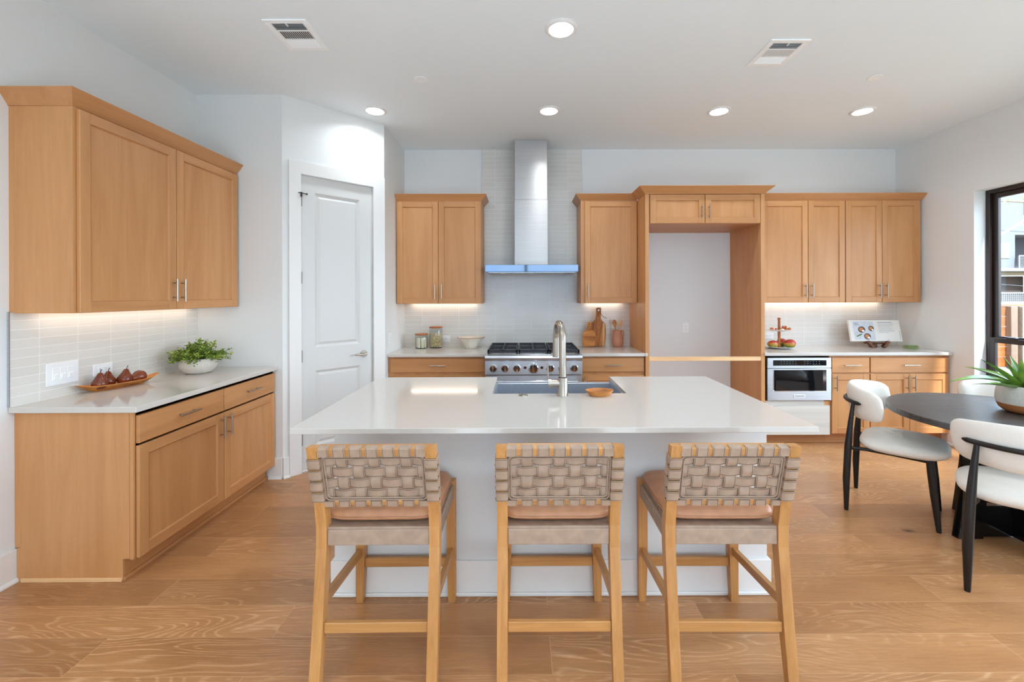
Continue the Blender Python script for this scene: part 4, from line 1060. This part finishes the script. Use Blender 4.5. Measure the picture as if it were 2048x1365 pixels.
for (az, el, L, wd, dr) in ((205, 62, .21, .036, -.1), (150, 66, .215, .038, .0), (250, 70, .20, .038, .0), (320, 66, .215, .038, .1), (30, 68, .215, .036, .0), (95, 72, .21, .036, .1), (275, 86, .19, .028, .0), (180, 84, .19, .026, 0),
                            (182, 26, .50, .030, .75), (194, 14, .47, .026, .25), (225, 30, .22, .032, .6), (262, 28, .20, .034, .7), (300, 36, .24, .034, .7), (345, 30, .32, .032, .8), (60, 34, .30, .032, .6), (125, 38, .28, .032, .6), (160, 46, .27, .030, .2), (236, 52, .24, .03, .2)):
    leaf(R(az), R(el), L, wd, dr, random.uniform(-.5, .5))

# ------------------------------------------------------------------ fruit tray counter
ta, tb = Vector((-2.612, 2.512, CT)), Vector((-2.488, 2.952, CT))
tu = (tb - ta).normalized(); tL = (tb - ta).length; tn = Vector((-tu.y, tu.x, 0)); tc_ = (ta + tb) / 2
b = MB(); n = 36; hmax = .062
def tray_ring(z0, k, ins):
    out = []
    for i in range(n):
        a = 2 * PI * i / n; x = math.cos(a); y = math.sin(a)
        lx = math.copysign(abs(x) ** .9, x) * (tL / 2 - ins); ly = math.copysign(abs(y) ** 1.15, y) * (k - ins * .5)
        z = z0 + (.020 * abs(x) ** 4 if z0 > .02 else 0)
        out.append(tc_ + tu * lx + tn * ly + Z3 * z)
    return out
b.rings([tray_ring(0, .040, .10), tray_ring(.010, .058, .07), tray_ring(.034, .072, .004), tray_ring(.036, .069, .006), tray_ring(.018, .055, .06), tray_ring(.012, .035, .11)])
tag(b.build('wooden_tray', M_TRAY, None, True), 'long boat-shaped wooden tray holding four brown pears', 'tray')
def pear(c, axis, label, s=1.0):
    ax_ = Vector(axis).normalized(); u = ax_.orthogonal().normalized(); v = ax_.cross(u); T = frame_T((0, 0, 0), u, v, ax_)
    t = thing('decorative_pear', label, 'pear', c, 'brown pears in the tray')
    b = MB(); b.lathe([(.0005, 0), (.018, .001), (.032, .010), (.038, .025), (.036, .040), (.027, .055), (.018, .070), (.013, .082), (.007, .089), (.0005, .090)], (0, 0, 0), 28, T=T)
    for v_ in b.bm.verts: v_.co = v_.co * s + Vector(c)
    b.build('body', M_PEAR, t, True)
    b = MB(); p = Vector(c) + ax_ * .086 * s; b.tube([p, p + ax_ * .012 + u * .002, p + ax_ * .024 + u * .006], [.0022, .0018, .0024], 8); b.build('stem', M_STEM, t, True)
P_ = lambda s, q: tc_ + tu * s + tn * q + Z3 * .0135
pear(P_(-.108, -.012), (.05, -.05, 1), 'brown pear nearest the tray tip by the triple switch plate', 1.08)
pear(P_(-.046, .030), (-.05, .1, 1), 'upright brown pear second from the tray tip, tucked behind the first', 1.04)
pear(P_(.026, .002), (.03, .12, 1), 'upright brown pear beside the empty middle of the tray', 1.08)
pear(P_(.140, .004) + Z3 * .038, (-.10, -.95, -.10), 'brown pear lying on its side in the tray', 1.08)

px_, py_ = -2.432, 3.235
t = thing('potted_plant', 'bushy small-leaved green plant in a low pale stone bowl', 'plant', (px_, py_, CT))
b = MB(); b.lathe([(.0005, 0), (.072, 0), (.096, .014), (.115, .046), (.118, .068), (.112, .096), (.104, .110), (.097, .108), (.104, .088), (.0005, .082)], (px_, py_, CT), 44); b.build('pot', M_STONEPOT, t, True)
b = MB(); b.lathe([(.0005, .096), (.098, .096), (.098, .088), (.0005, .086)], (px_, py_, CT), 28); b.build('soil', M_SOIL, t)
b = MB(); ls = MB()
for k in range(150):
    az = random.uniform(0, 2 * PI); el = R(random.choice([random.uniform(8, 40), random.uniform(30, 85)])); L = random.uniform(.10, .175) * (1.12 if el < .6 else .92)
    p = Vector((px_ + math.cos(az) * random.uniform(0, .07), py_ + math.sin(az) * random.uniform(0, .07), CT + .094)); dirv = Vector((math.cos(az) * math.cos(el), math.sin(az) * math.cos(el), math.sin(el)))
    pts = [p + dirv * L * q - Z3 * (.025 * q * q * math.cos(el)) for q in (0, .4, .75, 1)]
    ls.tube(pts, [.0016, .0014, .0010, .0006], 4)
    for j in range(26):
        q = .30 + .72 * random.random(); c = p + dirv * L * q - Z3 * (.025 * q * q * math.cos(el)) + Vector((random.gauss(0, .008), random.gauss(0, .008), random.gauss(0, .008)))
        s_ = random.uniform(.0048, .0085); r_ = Euler((random.uniform(-1, 1), random.uniform(-1, 1), random.uniform(0, 6.28))).to_matrix()
        b.mi = 0
        f_ = b.bm.faces.new([b.bm.verts.new(c + r_ @ Vector(v)) for v in ((-s_, 0, 0), (-s_ * .5, -s_ * .75, s_ * .12), (s_ * .5, -s_ * .7, s_ * .12), (s_ * 1.1, 0, 0), (s_ * .5, s_ * .7, s_ * .12), (-s_ * .5, s_ * .75, s_ * .12))])
        f_.material_index = 0 if random.random() < .62 else 1; f_[b.lay] = 1
fo = b.build('foliage', [M_LEAFA, M_LEAFB], t)
ls.build('stems', M_LEAFB, t)

# ------------------------------------------------------------------ things on the back counters
def jar(x, y, r, h, label, fill):
    t = thing('storage_jar', label, 'jar', (x, y, CT), 'glass jars')
    b = MB(); b.lathe([(.0005, .004), (r - .006, .004), (r - .003, .010), (r - .003, h - .022), (r - .008, h - .012)], (x, y, CT), 36)
    b.lathe([(.0005, 0), (r - .004, 0), (r, .006), (r, h - .022), (r - .005, h - .010), (r - .008, h - .010)], (x, y, CT), 36); b.build('glass_body', M_JAR, t, True)
    b = MB(); b.lathe([(.0005, h - .016), (r - .010, h - .016), (r - .010, h - .012), (r + .001, h - .012), (r + .003, h - .006), (r, h), (.0005, h)], (x, y, CT), 36); b.build('lid', M_CORK, t, True)
    fill(t, x, y, r - .006, h)
def sticks(t, x, y, r, h):
    for k in range(7):
        a = 2 * PI * k / 6; q = 0 if k == 6 else r - .024
        b = MB(); b.cyl((x + math.cos(a) * q, y + math.sin(a) * q, CT + .006), (x + math.cos(a) * q, y + math.sin(a) * q, CT + h - .042), .0165, n=12); b.build('wafer_stick', M_CANDY, t, True)
def pasta(t, x, y, r, h):
    b = MB()
    for k in range(420):
        a = random.uniform(0, 2 * PI); q = (r - .010) * (1 if random.random() < .72 else math.sqrt(random.random())); z = CT + .012 + random.random() * (h - .095) + (.010 * random.random())
        c = Vector((x + math.cos(a) * q, y + math.sin(a) * q, z)); M_ = Euler((random.uniform(0, 3), random.uniform(0, 3), random.uniform(0, 3))).to_matrix().to_4x4()
        arc = [c + M_ @ Vector((math.cos(w_) * .006, math.sin(w_) * .006, 0)) for w_ in (-.4, .6, 1.6, 2.6)]
        b.tube(arc, [.0038, .0044, .0044, .0038], 6)
    o = b.build('pasta_pieces', M_PASTA, t, True); o['kind'] = 'stuff'
jar(-1.112, 4.700, .068, .158, 'short glass jar of cream wafer sticks with orange wooden lid', sticks)
jar(-.962, 4.735, .070, .232, 'tall glass jar of curly pasta with orange wooden lid', pasta)
bx, by = -.575, 4.690
b = MB(); wob = lambda a, j: (.035 * math.sin(7 * a + .5) if j in (5, 6, 7, 8) else .012 * math.sin(7 * a + .5) if j in (4, 9) else 0)
b.m(0); b.lathe([(.0005, 0), (.060, 0), (.066, .008), (.080, .040), (.108, .082), (.142, .108), (.147, .114)], (bx, by, CT), 84, wob=wob)
b.m(1); b.lathe([(.147, .114), (.149, .119), (.140, .120)], (bx, by, CT), 84, wob=lambda a, j: .035 * math.sin(7 * a + .5))
b.m(0); b.lathe([(.140, .120), (.104, .104), (.074, .060), (.050, .030), (.0005, .024)], (bx, by, CT), 84, wob=lambda a, j: .035 * math.sin(7 * a + .5) * (1 if j == 0 else .4 if j == 1 else .1))
tag(b.build('serving_bowl', [M_BOWL, M_BOWLRIM], None, True), 'cream ceramic bowl with wavy brown rim beside the range', 'bowl')

def cutting_board(name, label, x, y, outline, th, lean, mats, split=None, hole=None):
    t = thing(name, label, 'cutting board', (x, y, CT), 'cutting boards')
    T = Matrix.Translation((x, y, CT)) @ Matrix.Rotation(-lean, 4, 'X')
    b = MB(); pts = [(p[0], p[1]) for p in outline]
    b.hexa([T @ Vector((p[0], 0, p[1])) for p in pts], [T @ Vector((p[0], th, p[1])) for p in pts])
    es = [e for e in b.bm.edges]; bmesh.ops.bevel(b.bm, geom=es, offset=.003, segments=2, affect='EDGES', profile=.5, clamp_overlap=True)
    b.build('board', mats[0], t)
    if split:
        b = MB(); pts = split; b.hexa([T @ Vector((p[0], -.0006, p[1])) for p in pts], [T @ Vector((p[0], .004, p[1])) for p in pts]); b.build('pale_stripe', mats[1], t)
    if hole:
        b = MB(); p = T @ Vector((hole[0], -.001, hole[1])); q = T @ Vector((hole[0], .004, hole[1])); b.cyl(p, q, hole[2], n=16); b.build('hang_hole', hole[3], t, True)
    return t, T
def sym(pts): return pts + [(-p[0], p[1]) for p in reversed(pts)]
big = sym([(.080, .006), (.088, .10), (.086, .20), (.076, .262), (.040, .290), (.024, .318), (.028, .430), (.022, .440)])
big = [(x + .0, z) for x, z in big]
yl = .0
t, T = cutting_board('cutting_board', 'tall paddle cutting board with pale stripe and leather loop, leaning on the tile', .818, 4.766, big, .018, -.170, (M_ACACIA, M_ACACIAPALE), [(.050, .012), (.072, .012), (.070, .26), (.048, .276)], (0, .412, .011, M_LINEN))
b = MB(); h0 = T @ Vector((.006, -.004, .408)); b.tube([h0, T @ Vector((.028, -.006, .37)), T @ Vector((.046, -.008, .345)), T @ Vector((.085, -.008, .325))], .0026, 8); b.build('leather_loop', M_WALNUT, t, True)
small = sym([(.058, .004), (.070, .04), (.072, .12), (.066, .160), (.036, .190), (.020, .212), (.023, .252), (.018, .274), (.006, .280)])
cutting_board('cutting_board', 'small rounded olive wood board leaning in front of the tall paddle board', .716, 4.738, small, .014, -.13, (M_OLIVE, M_ACACIAPALE), None, (0, .256, .007, M_STEM))
crx, cry = 1.036, 4.755
t = thing('utensil_crock', 'pink clay two-handled crock holding wooden utensils', 'crock', (crx, cry, CT))
b = MB(); b.lathe([(.0005, 0), (.044, 0), (.054, .010), (.063, .048), (.062, .078), (.054, .110), (.047, .150), (.048, .183), (.044, .184), (.043, .150), (.050, .105), (.056, .06), (.0005, .012)], (crx, cry, CT), 36); b.build('body', M_CROCK, t, True)
for s in (-1, 1):
    b = MB(); b.tube([(crx + s * .046, cry, CT + .178), (crx + s * .062, cry, CT + .180), (crx + s * .066, cry, CT + .172), (crx + s * .064, cry, CT + .11), (crx + s * .058, cry, CT + .088)], .0055, 8); b.build('handle', M_CROCK, t, True)
b = MB(); b.tube([(crx - .012, cry, CT + .03), (crx - .030, cry - .006, CT + .215), (crx - .032, cry - .006, CT + .225)], [.006, .006, .010], 8); b.lathe([(.0005, -.006), (.016, -.004), (.024, 0), (.016, .004), (.0005, .006)], (0, 0, 0), 20, sx=1.0, sy=1.6, T=frame_T((crx - .036, cry - .007, CT + .262), (1, 0, 0), (-.05, 0, 1), (0, -1, 0)))
tag(b.build('wooden_spoon', M_OLIVE, None, True), 'brown wooden spoon standing in the pink clay crock', 'spoon')
b = MB(); b.tube([(crx + .012, cry, CT + .03), (crx + .026, cry + .004, CT + .215), (crx + .03, cry + .004, CT + .235)], [.006, .006, .014], 8)
for q in (-.014, 0, .014): b.tube([(crx + .03 + q * .8, cry + .004, CT + .232), (crx + .034 + q * 1.3, cry + .004, CT + .26), (crx + .038 + q, cry + .004, CT + .298)], [.006, .006, .003], 8)
tag(b.build('slotted_spoon', M_ACACIAPALE, None, True), 'pale slotted wooden serving fork in the pink clay crock', 'utensil')

# tiered tray with fruit and pastries
qx, qy = 2.728, 4.600
t = thing('tiered_tray', 'two-tier white plate stand with a wooden post', 'tray', (qx, qy, CT))
b = MB(); b.lathe([(.0005, 0), (.085, 0), (.10, .003), (.150, .018), (.151, .021), (.146, .021), (.098, .008), (.0005, .007)], (qx, qy, CT), 48); b.build('lower_plate', M_WHITEPL, t, True)
b = MB(); b.lathe([(.0005, .182), (.070, .182), (.085, .185), (.128, .200), (.129, .203), (.124, .203), (.083, .191), (.0005, .190)], (qx, qy, CT), 48); b.build('upper_plate', M_WHITEPL, t, True)
b = MB(); b.tube([(qx, qy, CT + .007), (qx, qy, CT + .184)], .0145, 16); b.tube([(qx, qy, CT + .190), (qx, qy, CT + .30), (qx, qy, CT + .324)], [.0135, .0125, .0165], 16); b.build('post', M_ACACIA, t, True)
def mango(x, y, rz, label, s=1.0):
    n = 24
    def fn(u, v):
        th = 2 * PI * u; ph = -PI / 2 + PI * v; x_ = math.sin(ph); c = math.cos(ph)
        return Vector((x_ * .056 * s, math.cos(th) * c * .040 * s * (1 - .12 * x_), math.sin(th) * c * .042 * s * (1 + .12 * x_) + .0))
    b = MB(); b.grid(fn, n, 17, cu=True); bmesh.ops.remove_doubles(b.bm, verts=b.bm.verts[:], dist=1e-5)
    zc = .042 * s + .0105
    for v in b.bm.verts: v.co.z += .042 * s
    o = b.build('mango', M_MANGO, None, True, 80); o.location = (x, y, CT + .0075); o.rotation_euler = (0, 0, R(rz)); return tag(o, label, 'mango', 'mangoes')
mango(qx - .093, qy - .040, -12, 'red and green mango alone beside the outlet end of the plate', .95)
mango(qx + .083, qy - .046, -14, 'red mango in front on the far side of the post', 1.08)
mango(qx + .058, qy + .052, 20, 'greenish mango tucked behind the other two on the lower plate', 1.08)
pts = [(-.080, -.03, 0), (-.060, .03, 0), (-.046, -.045, 0), (.030, -.055, 0), (.056, -.030, 0), (.086, -.020, 0), (.040, .02, 0), (.075, .03, 0), (.020, .055, 0), (.050, -.012, 1), (.066, .010, 1), (.104, .01, 0)]
for k, (x, y, lv) in enumerate(pts):
    b = MB(); a = random.uniform(0, 6.28)
    arc = [(qx + x + math.cos(a + w_) * .013, qy + y + math.sin(a + w_) * .013, CT + .2035 + lv * .020 + .002 * k % .004) for w_ in (-1.3, -.4, .5, 1.4)]
    b.tube(arc, [.008, .0135, .0135, .008], 10); tag(b.build('pastry', M_PASTRY, None, True), 'small brown twisted pastry heaped on the upper plate of the stand', 'pastry', 'pastries on the upper plate')
b = MB(); b.lathe([(.0005, 0), (.014, .001), (.021, .010), (.016, .020), (.0005, .023)], (qx - .004, qy - .062, CT + .191), 20)
tag(b.build('sugared_pastry', M_SUGAR, None, True), 'white sugared round pastry before the post on the upper plate', 'pastry')

# cookbook on its stand
kx, ky = 3.800, 4.655
tl = R(15)
KT = Matrix.Translation((kx, ky - .02, CT + .060)) @ Matrix.Rotation(R(-8), 4, 'Z') @ Matrix.Rotation(-tl, 4, 'X')   # local x across, z up the page, -y towards the reader
t = thing('open_cookbook', 'open cookbook with pictures of soup bowls propped on its stand', 'book', (kx, ky, CT + .06))
BW, BH = .250, .238
def page(s, x): 
    q = abs(x) / BW; return -.006 - .018 * math.sin(PI * min(1, q * 1.05)) * (1 - .5 * q)
for s, nm in ((-1, 'picture_page'), (1, 'text_page')):
    rs = []
    n = 14
    for k in range(n + 1):
        x = s * BW * k / n; yf = page(s, x); yb_ = .004
        rs.append([KT @ Vector((x, yf, .004)), KT @ Vector((x, yf, BH - .004)), KT @ Vector((x, yb_, BH - .004)), KT @ Vector((x, yb_, .004))])
    b = MB(); b.rings(rs); pg = b.build(nm, M_PAPER, t, True, 30)
    def patch(b, x0, x1, z0, z1, d):
        m_ = 8; A_, B_ = [], []
        for k in range(m_ + 1):
            x = s * (x0 + (x1 - x0) * k / m_); y = page(s, x) - d
            A_.append(b.bm.verts.new(KT @ Vector((x, y, z0)))); B_.append(b.bm.verts.new(KT @ Vector((x, y, z1))))
        for k in range(m_): b.bm.faces.new((A_[k], A_[k + 1], B_[k + 1], B_[k]))
    def disc(b, x, z, r, d):
        b.bm.faces.new([b.bm.verts.new(KT @ Vector((s * x + r * math.cos(2 * PI * k / 24), page(s, s * x + r * math.cos(2 * PI * k / 24)) - d, z + r * math.sin(2 * PI * k / 24)))) for k in range(24)])
    if s < 0:
        b = MB(); patch(b, .008, .214, .016, BH - .018, .0006)
        for (x, z, r) in ((.138, .128, .034), (.040, .142, .030), (.092, .054, .034)):
            b.m(1); disc(b, x, z, r, .0012); b.m(2); disc(b, x + .004, z + .002, r * .62, .0018); b.m(3); disc(b, x - .012, z - .014, r * .36, .0024)
        b.m(4)
        for k in range(6): disc(b, .150 + k * .008, .076 - k * .004, .007, .0012)
        b.m(5); 
        for k in range(5): patch(b, .150 + k * .004, .196 + k * .002, .178 + k * .006, .1795 + k * .006, .0012)
        b.build('printed_picture', [M_PHOTO, M_DISHDK, M_SOUP, M_LINEN, M_LEAFB, M_INK], pg)
    else:
        b = MB()
        patch(b, .03, .17, .207, .212, .0008)
        for k in range(9): patch(b, .03, (.19, .17, .18, .15, .185, .16, .19, .175, .12)[k], .192 - k * .012, .194 - k * .012, .0008)
        patch(b, .100, .118, .014, .018, .0008); patch(b, .234, .238, .02, .12, .0008)
        b.build('printed_lines', M_PRINT, pg)
b = MB(); b.box(-BW - .006, BW + .006, .004, .009, 0, BH, .001, T=KT); b.build('cover', M_PAPER, t)
t = thing('book_stand', 'low walnut book stand with angled feet under the open cookbook', 'stand', (kx, ky, CT))
b = MB(); ST = Matrix.Translation((kx, ky - .02, CT + .060)) @ Matrix.Rotation(R(-8), 4, 'Z')
b.box(-.12, .12, .010, .022, -.02, .16, .002, T=KT); b.build('back_board', M_WALNUT, t)
for s in (-1, 1):
    b = MB(); T = ST @ Matrix.Translation((s * .07, -.004, -.032)) @ Matrix.Rotation(R(s * 38), 4, 'Y')
    b.box(-.013, .013, -.042, .010, -.030, .050, .003, T=T); b.build('foot', M_WALNUT, t)
b = MB(); T = ST; b.box(-.075, .075, -.034, .05, -.012, -.002, .002, T=T); b.box(-.02, .02, .02, .10, -.058, -.004, .002, T=T); b.build('ledge', M_WALNUT, t)
gx_, gy_ = 4.060, 4.515
b = MB(); b.lathe([(.0005, 0), (.055, 0), (.062, .005), (.066, .014), (.066, .026), (.060, .034), (.054, .036), (.050, .030), (.048, .012), (.0005, .010)], (gx_, gy_, CT), 36, wob=lambda a, j: .012 * math.sin(12 * a))
tag(b.build('glass_dish', M_GREENGL, None, True), 'small round pale green glass dish beside the cookbook', 'dish')

# ------------------------------------------------------------------ outdoors, seen through the window
M_GROUND = plain('outdoor_ground', (120, 112, 100), .95, noise=(2.0, .2, .2))
def siding_mat():
    M = Mat('grey_lap_siding'); t = M.n('TexCoord'); sx = M.n('SeparateXYZ'); M.l(t.outputs['Object'], sx.inputs[0])
    f = M.math('FRACT', M.math('MULTIPLY', sx.outputs[2], 6.2))
    M.l(M.ramp(f, [(0.0, s2l((74, 78, 82))), (.12, s2l((108, 112, 116))), (.95, s2l((112, 116, 120)))]), M.b.inputs['Base Color']); M.set(Roughness=.7); M.bump(f, .6, .02); return M.m
M_SIDING = siding_mat()
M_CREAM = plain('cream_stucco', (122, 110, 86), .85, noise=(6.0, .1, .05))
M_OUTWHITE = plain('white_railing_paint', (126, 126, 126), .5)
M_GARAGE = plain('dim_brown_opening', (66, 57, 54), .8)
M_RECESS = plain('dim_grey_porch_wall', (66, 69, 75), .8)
M_FENCE = wood('cedar_boards', (142, 72, 30), (168, 98, 46), 'x', across=8, along=.6)
M_POST = wood('weathered_post', (100, 78, 62), (122, 100, 82), 'z', across=20, along=1)
M_BARK = plain('pale_bark', (146, 134, 116), .85, noise=(20.0, .3, .15))
b = MB(); b.box(XR + WT + .02, 80, -30, 80, -.12, -.05); struct(b.build('ground', M_GROUND))
HY = 36.0
t = thing('neighbor_house', 'blue-grey sided house with balcony and garage beyond the fence', 'house', (44, HY, 0))
b = MB(); b.box(30, 41.15, HY, HY + 8, 3.62, 13); b.box(41.15, 60, HY + 2.2, HY + 8, 3.62, 13); b.box(41.15, 60, HY, HY + 2.2, 6.42, 13); b.build('upper_wall', M_SIDING, t)
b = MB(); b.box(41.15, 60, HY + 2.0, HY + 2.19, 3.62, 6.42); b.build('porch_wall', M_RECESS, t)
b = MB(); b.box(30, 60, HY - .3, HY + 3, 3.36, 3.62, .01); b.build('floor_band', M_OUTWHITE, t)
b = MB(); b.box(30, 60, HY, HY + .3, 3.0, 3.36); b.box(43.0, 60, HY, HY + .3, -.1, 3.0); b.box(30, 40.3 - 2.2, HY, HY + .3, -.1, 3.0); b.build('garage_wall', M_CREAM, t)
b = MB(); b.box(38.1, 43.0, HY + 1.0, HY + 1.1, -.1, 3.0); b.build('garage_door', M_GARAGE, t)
b = MB(); b.box(39.6, 40.65, HY - .05, HY + .02, 4.45, 5.75, .01); f_ = b.build('window', M_OUTWHITE, t)
b = MB(); b.box(39.7, 40.55, HY - .07, HY - .04, 4.55, 5.65); b.build('pane', plain('greenish_pane', (150, 180, 168), .2), f_)
b = MB(); b.box(41.9, 43.6, HY - .05, HY + .02, 8.1, 9.4, .01); f_ = b.build('window', M_OUTWHITE, t)
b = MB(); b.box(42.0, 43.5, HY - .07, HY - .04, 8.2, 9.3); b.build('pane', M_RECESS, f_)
b = MB(); b.box(41.15, 60, HY - .26, HY - .20, 4.62, 4.70)
for k in range(9): b.box(41.15, 60, HY - .25, HY - .22, 3.70 + k * .105, 3.73 + k * .105)
for k in range(8): b.box(41.15 + k * 1.3, 41.25 + k * 1.3, HY - .27, HY - .19, 3.6, 4.7)
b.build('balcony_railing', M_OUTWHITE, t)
b = MB(); b.cyl((42.2, HY - .05, 3.62), (42.2, HY - .05, 4.15), .22, .30, n=14); b.build('balcony_planter', M_OUTWHITE, t, True)
t = thing('garden_wall', 'low white wall topped by a lattice rail before the house', 'wall', (34, 26, 0))
b = MB(); b.box(24, 50, 26, 26.2, -.1, 1.03); b.build('wall_base', M_OUTWHITE, t)
b = MB(); b.box(24, 50, 26.05, 26.12, 1.50, 1.58)
for k in range(60): b.box(26 + k * .12, 26.03 + k * .12, 26.06, 26.1, 1.03, 1.5)
for k in range(3): b.box(24, 50, 26.06, 26.1, 1.10 + k * .12, 1.13 + k * .12)
b.build('lattice_rail', M_OUTWHITE, t)
t = thing('cedar_fence', 'orange cedar board fence outside the window', 'fence', (11, 9, -.05))
for k in range(6):
    b = MB(); z0 = -.04 + k * .212; b.box(7.5, 18, 9, 9.03, z0, z0 + .205, .003); b.build('board', M_FENCE, t)
b = MB(); b.box(7.5, 18, 8.97, 9.06, 1.235, 1.262, .003); b.build('cap_rail', M_FENCE, t)
for (x, m_) in ((10.16, M_POST), (10.40, M_BARK)):
    b = MB(); b.box(x - .07, x + .07, 8.90, 8.995, -.05, 1.22, .004); b.build('post', m_, t)
for k in range(3):
    b = MB(); b.box(11.6 + k * 2, 11.74 + k * 2, 8.90, 8.995, -.05, 1.22, .004); b.build('post', M_POST, t)
t = thing('bare_tree', 'pale bare tree limbs crossing the view through the window', 'tree', (15.6, 11.5, -.05))
b = MB(); b.tube([(15.6, 11.5, -.06), (15.5, 11.5, 1.5), (15.2, 11.5, 2.8), (15.0, 11.6, 5.0)], [.16, .14, .12, .07], 12); tk = b.build('trunk', M_BARK, t, True)
for pts, r in (([(15.2, 11.5, 2.9), (14.2, 11.3, 3.75), (13.5, 11.3, 3.60), (12.2, 11.1, 2.95)], [.09, .06, .05, .03]), ([(15.1, 11.55, 3.6), (14.3, 11.6, 4.35), (13.4, 11.5, 3.95), (12.4, 11.5, 3.98)], [.07, .05, .035, .015]), ([(14.2, 11.3, 3.75), (13.9, 11.3, 4.2), (13.5, 11.4, 4.0)], [.04, .03, .02]), ([(15.05, 11.6, 4.4), (14.0, 11.6, 5.1), (13.3, 11.5, 4.9), (12.3, 11.6, 5.6)], [.05, .04, .03, .01])):
    b = MB(); b.tube([Vector(p) for p in pts], r, 8); b.build('branch', M_BARK, t, True)
b = MB()
for k in range(70):
    c = Vector((random.gauss(12.85, .22), random.gauss(11.3, .2), random.gauss(4.25, .35))); s_ = random.uniform(.02, .045); r_ = Euler((random.uniform(-1, 1), random.uniform(-1, 1), random.uniform(0, 6))).to_matrix()
    b.bm.faces.new([b.bm.verts.new(c + r_ @ Vector(v)) for v in ((-s_, 0, 0), (0, -s_ * .6, 0), (s_, 0, 0), (0, s_ * .6, 0))])
b.build('leaves', plain('yellow_green_leaf', (190, 196, 110), .6), t)
for (za, zb_, lb) in ((6.55, 5.15, 'highest dark cable slanting across the house'), (4.35, 3.55, 'middle dark cable slanting across the balcony'), (2.05, 1.35, 'lowest dark cable slanting above the garage')):
    b = MB(); b.tube([(17.5, 18, za), (22.5, 18, (za * .5 + zb_ * .5)), (30, 18, zb_ - .9)], .012, 6); tag(b.build('overhead_cable', M_BLACKPL, None, True), lb, 'cable', 'overhead cables')
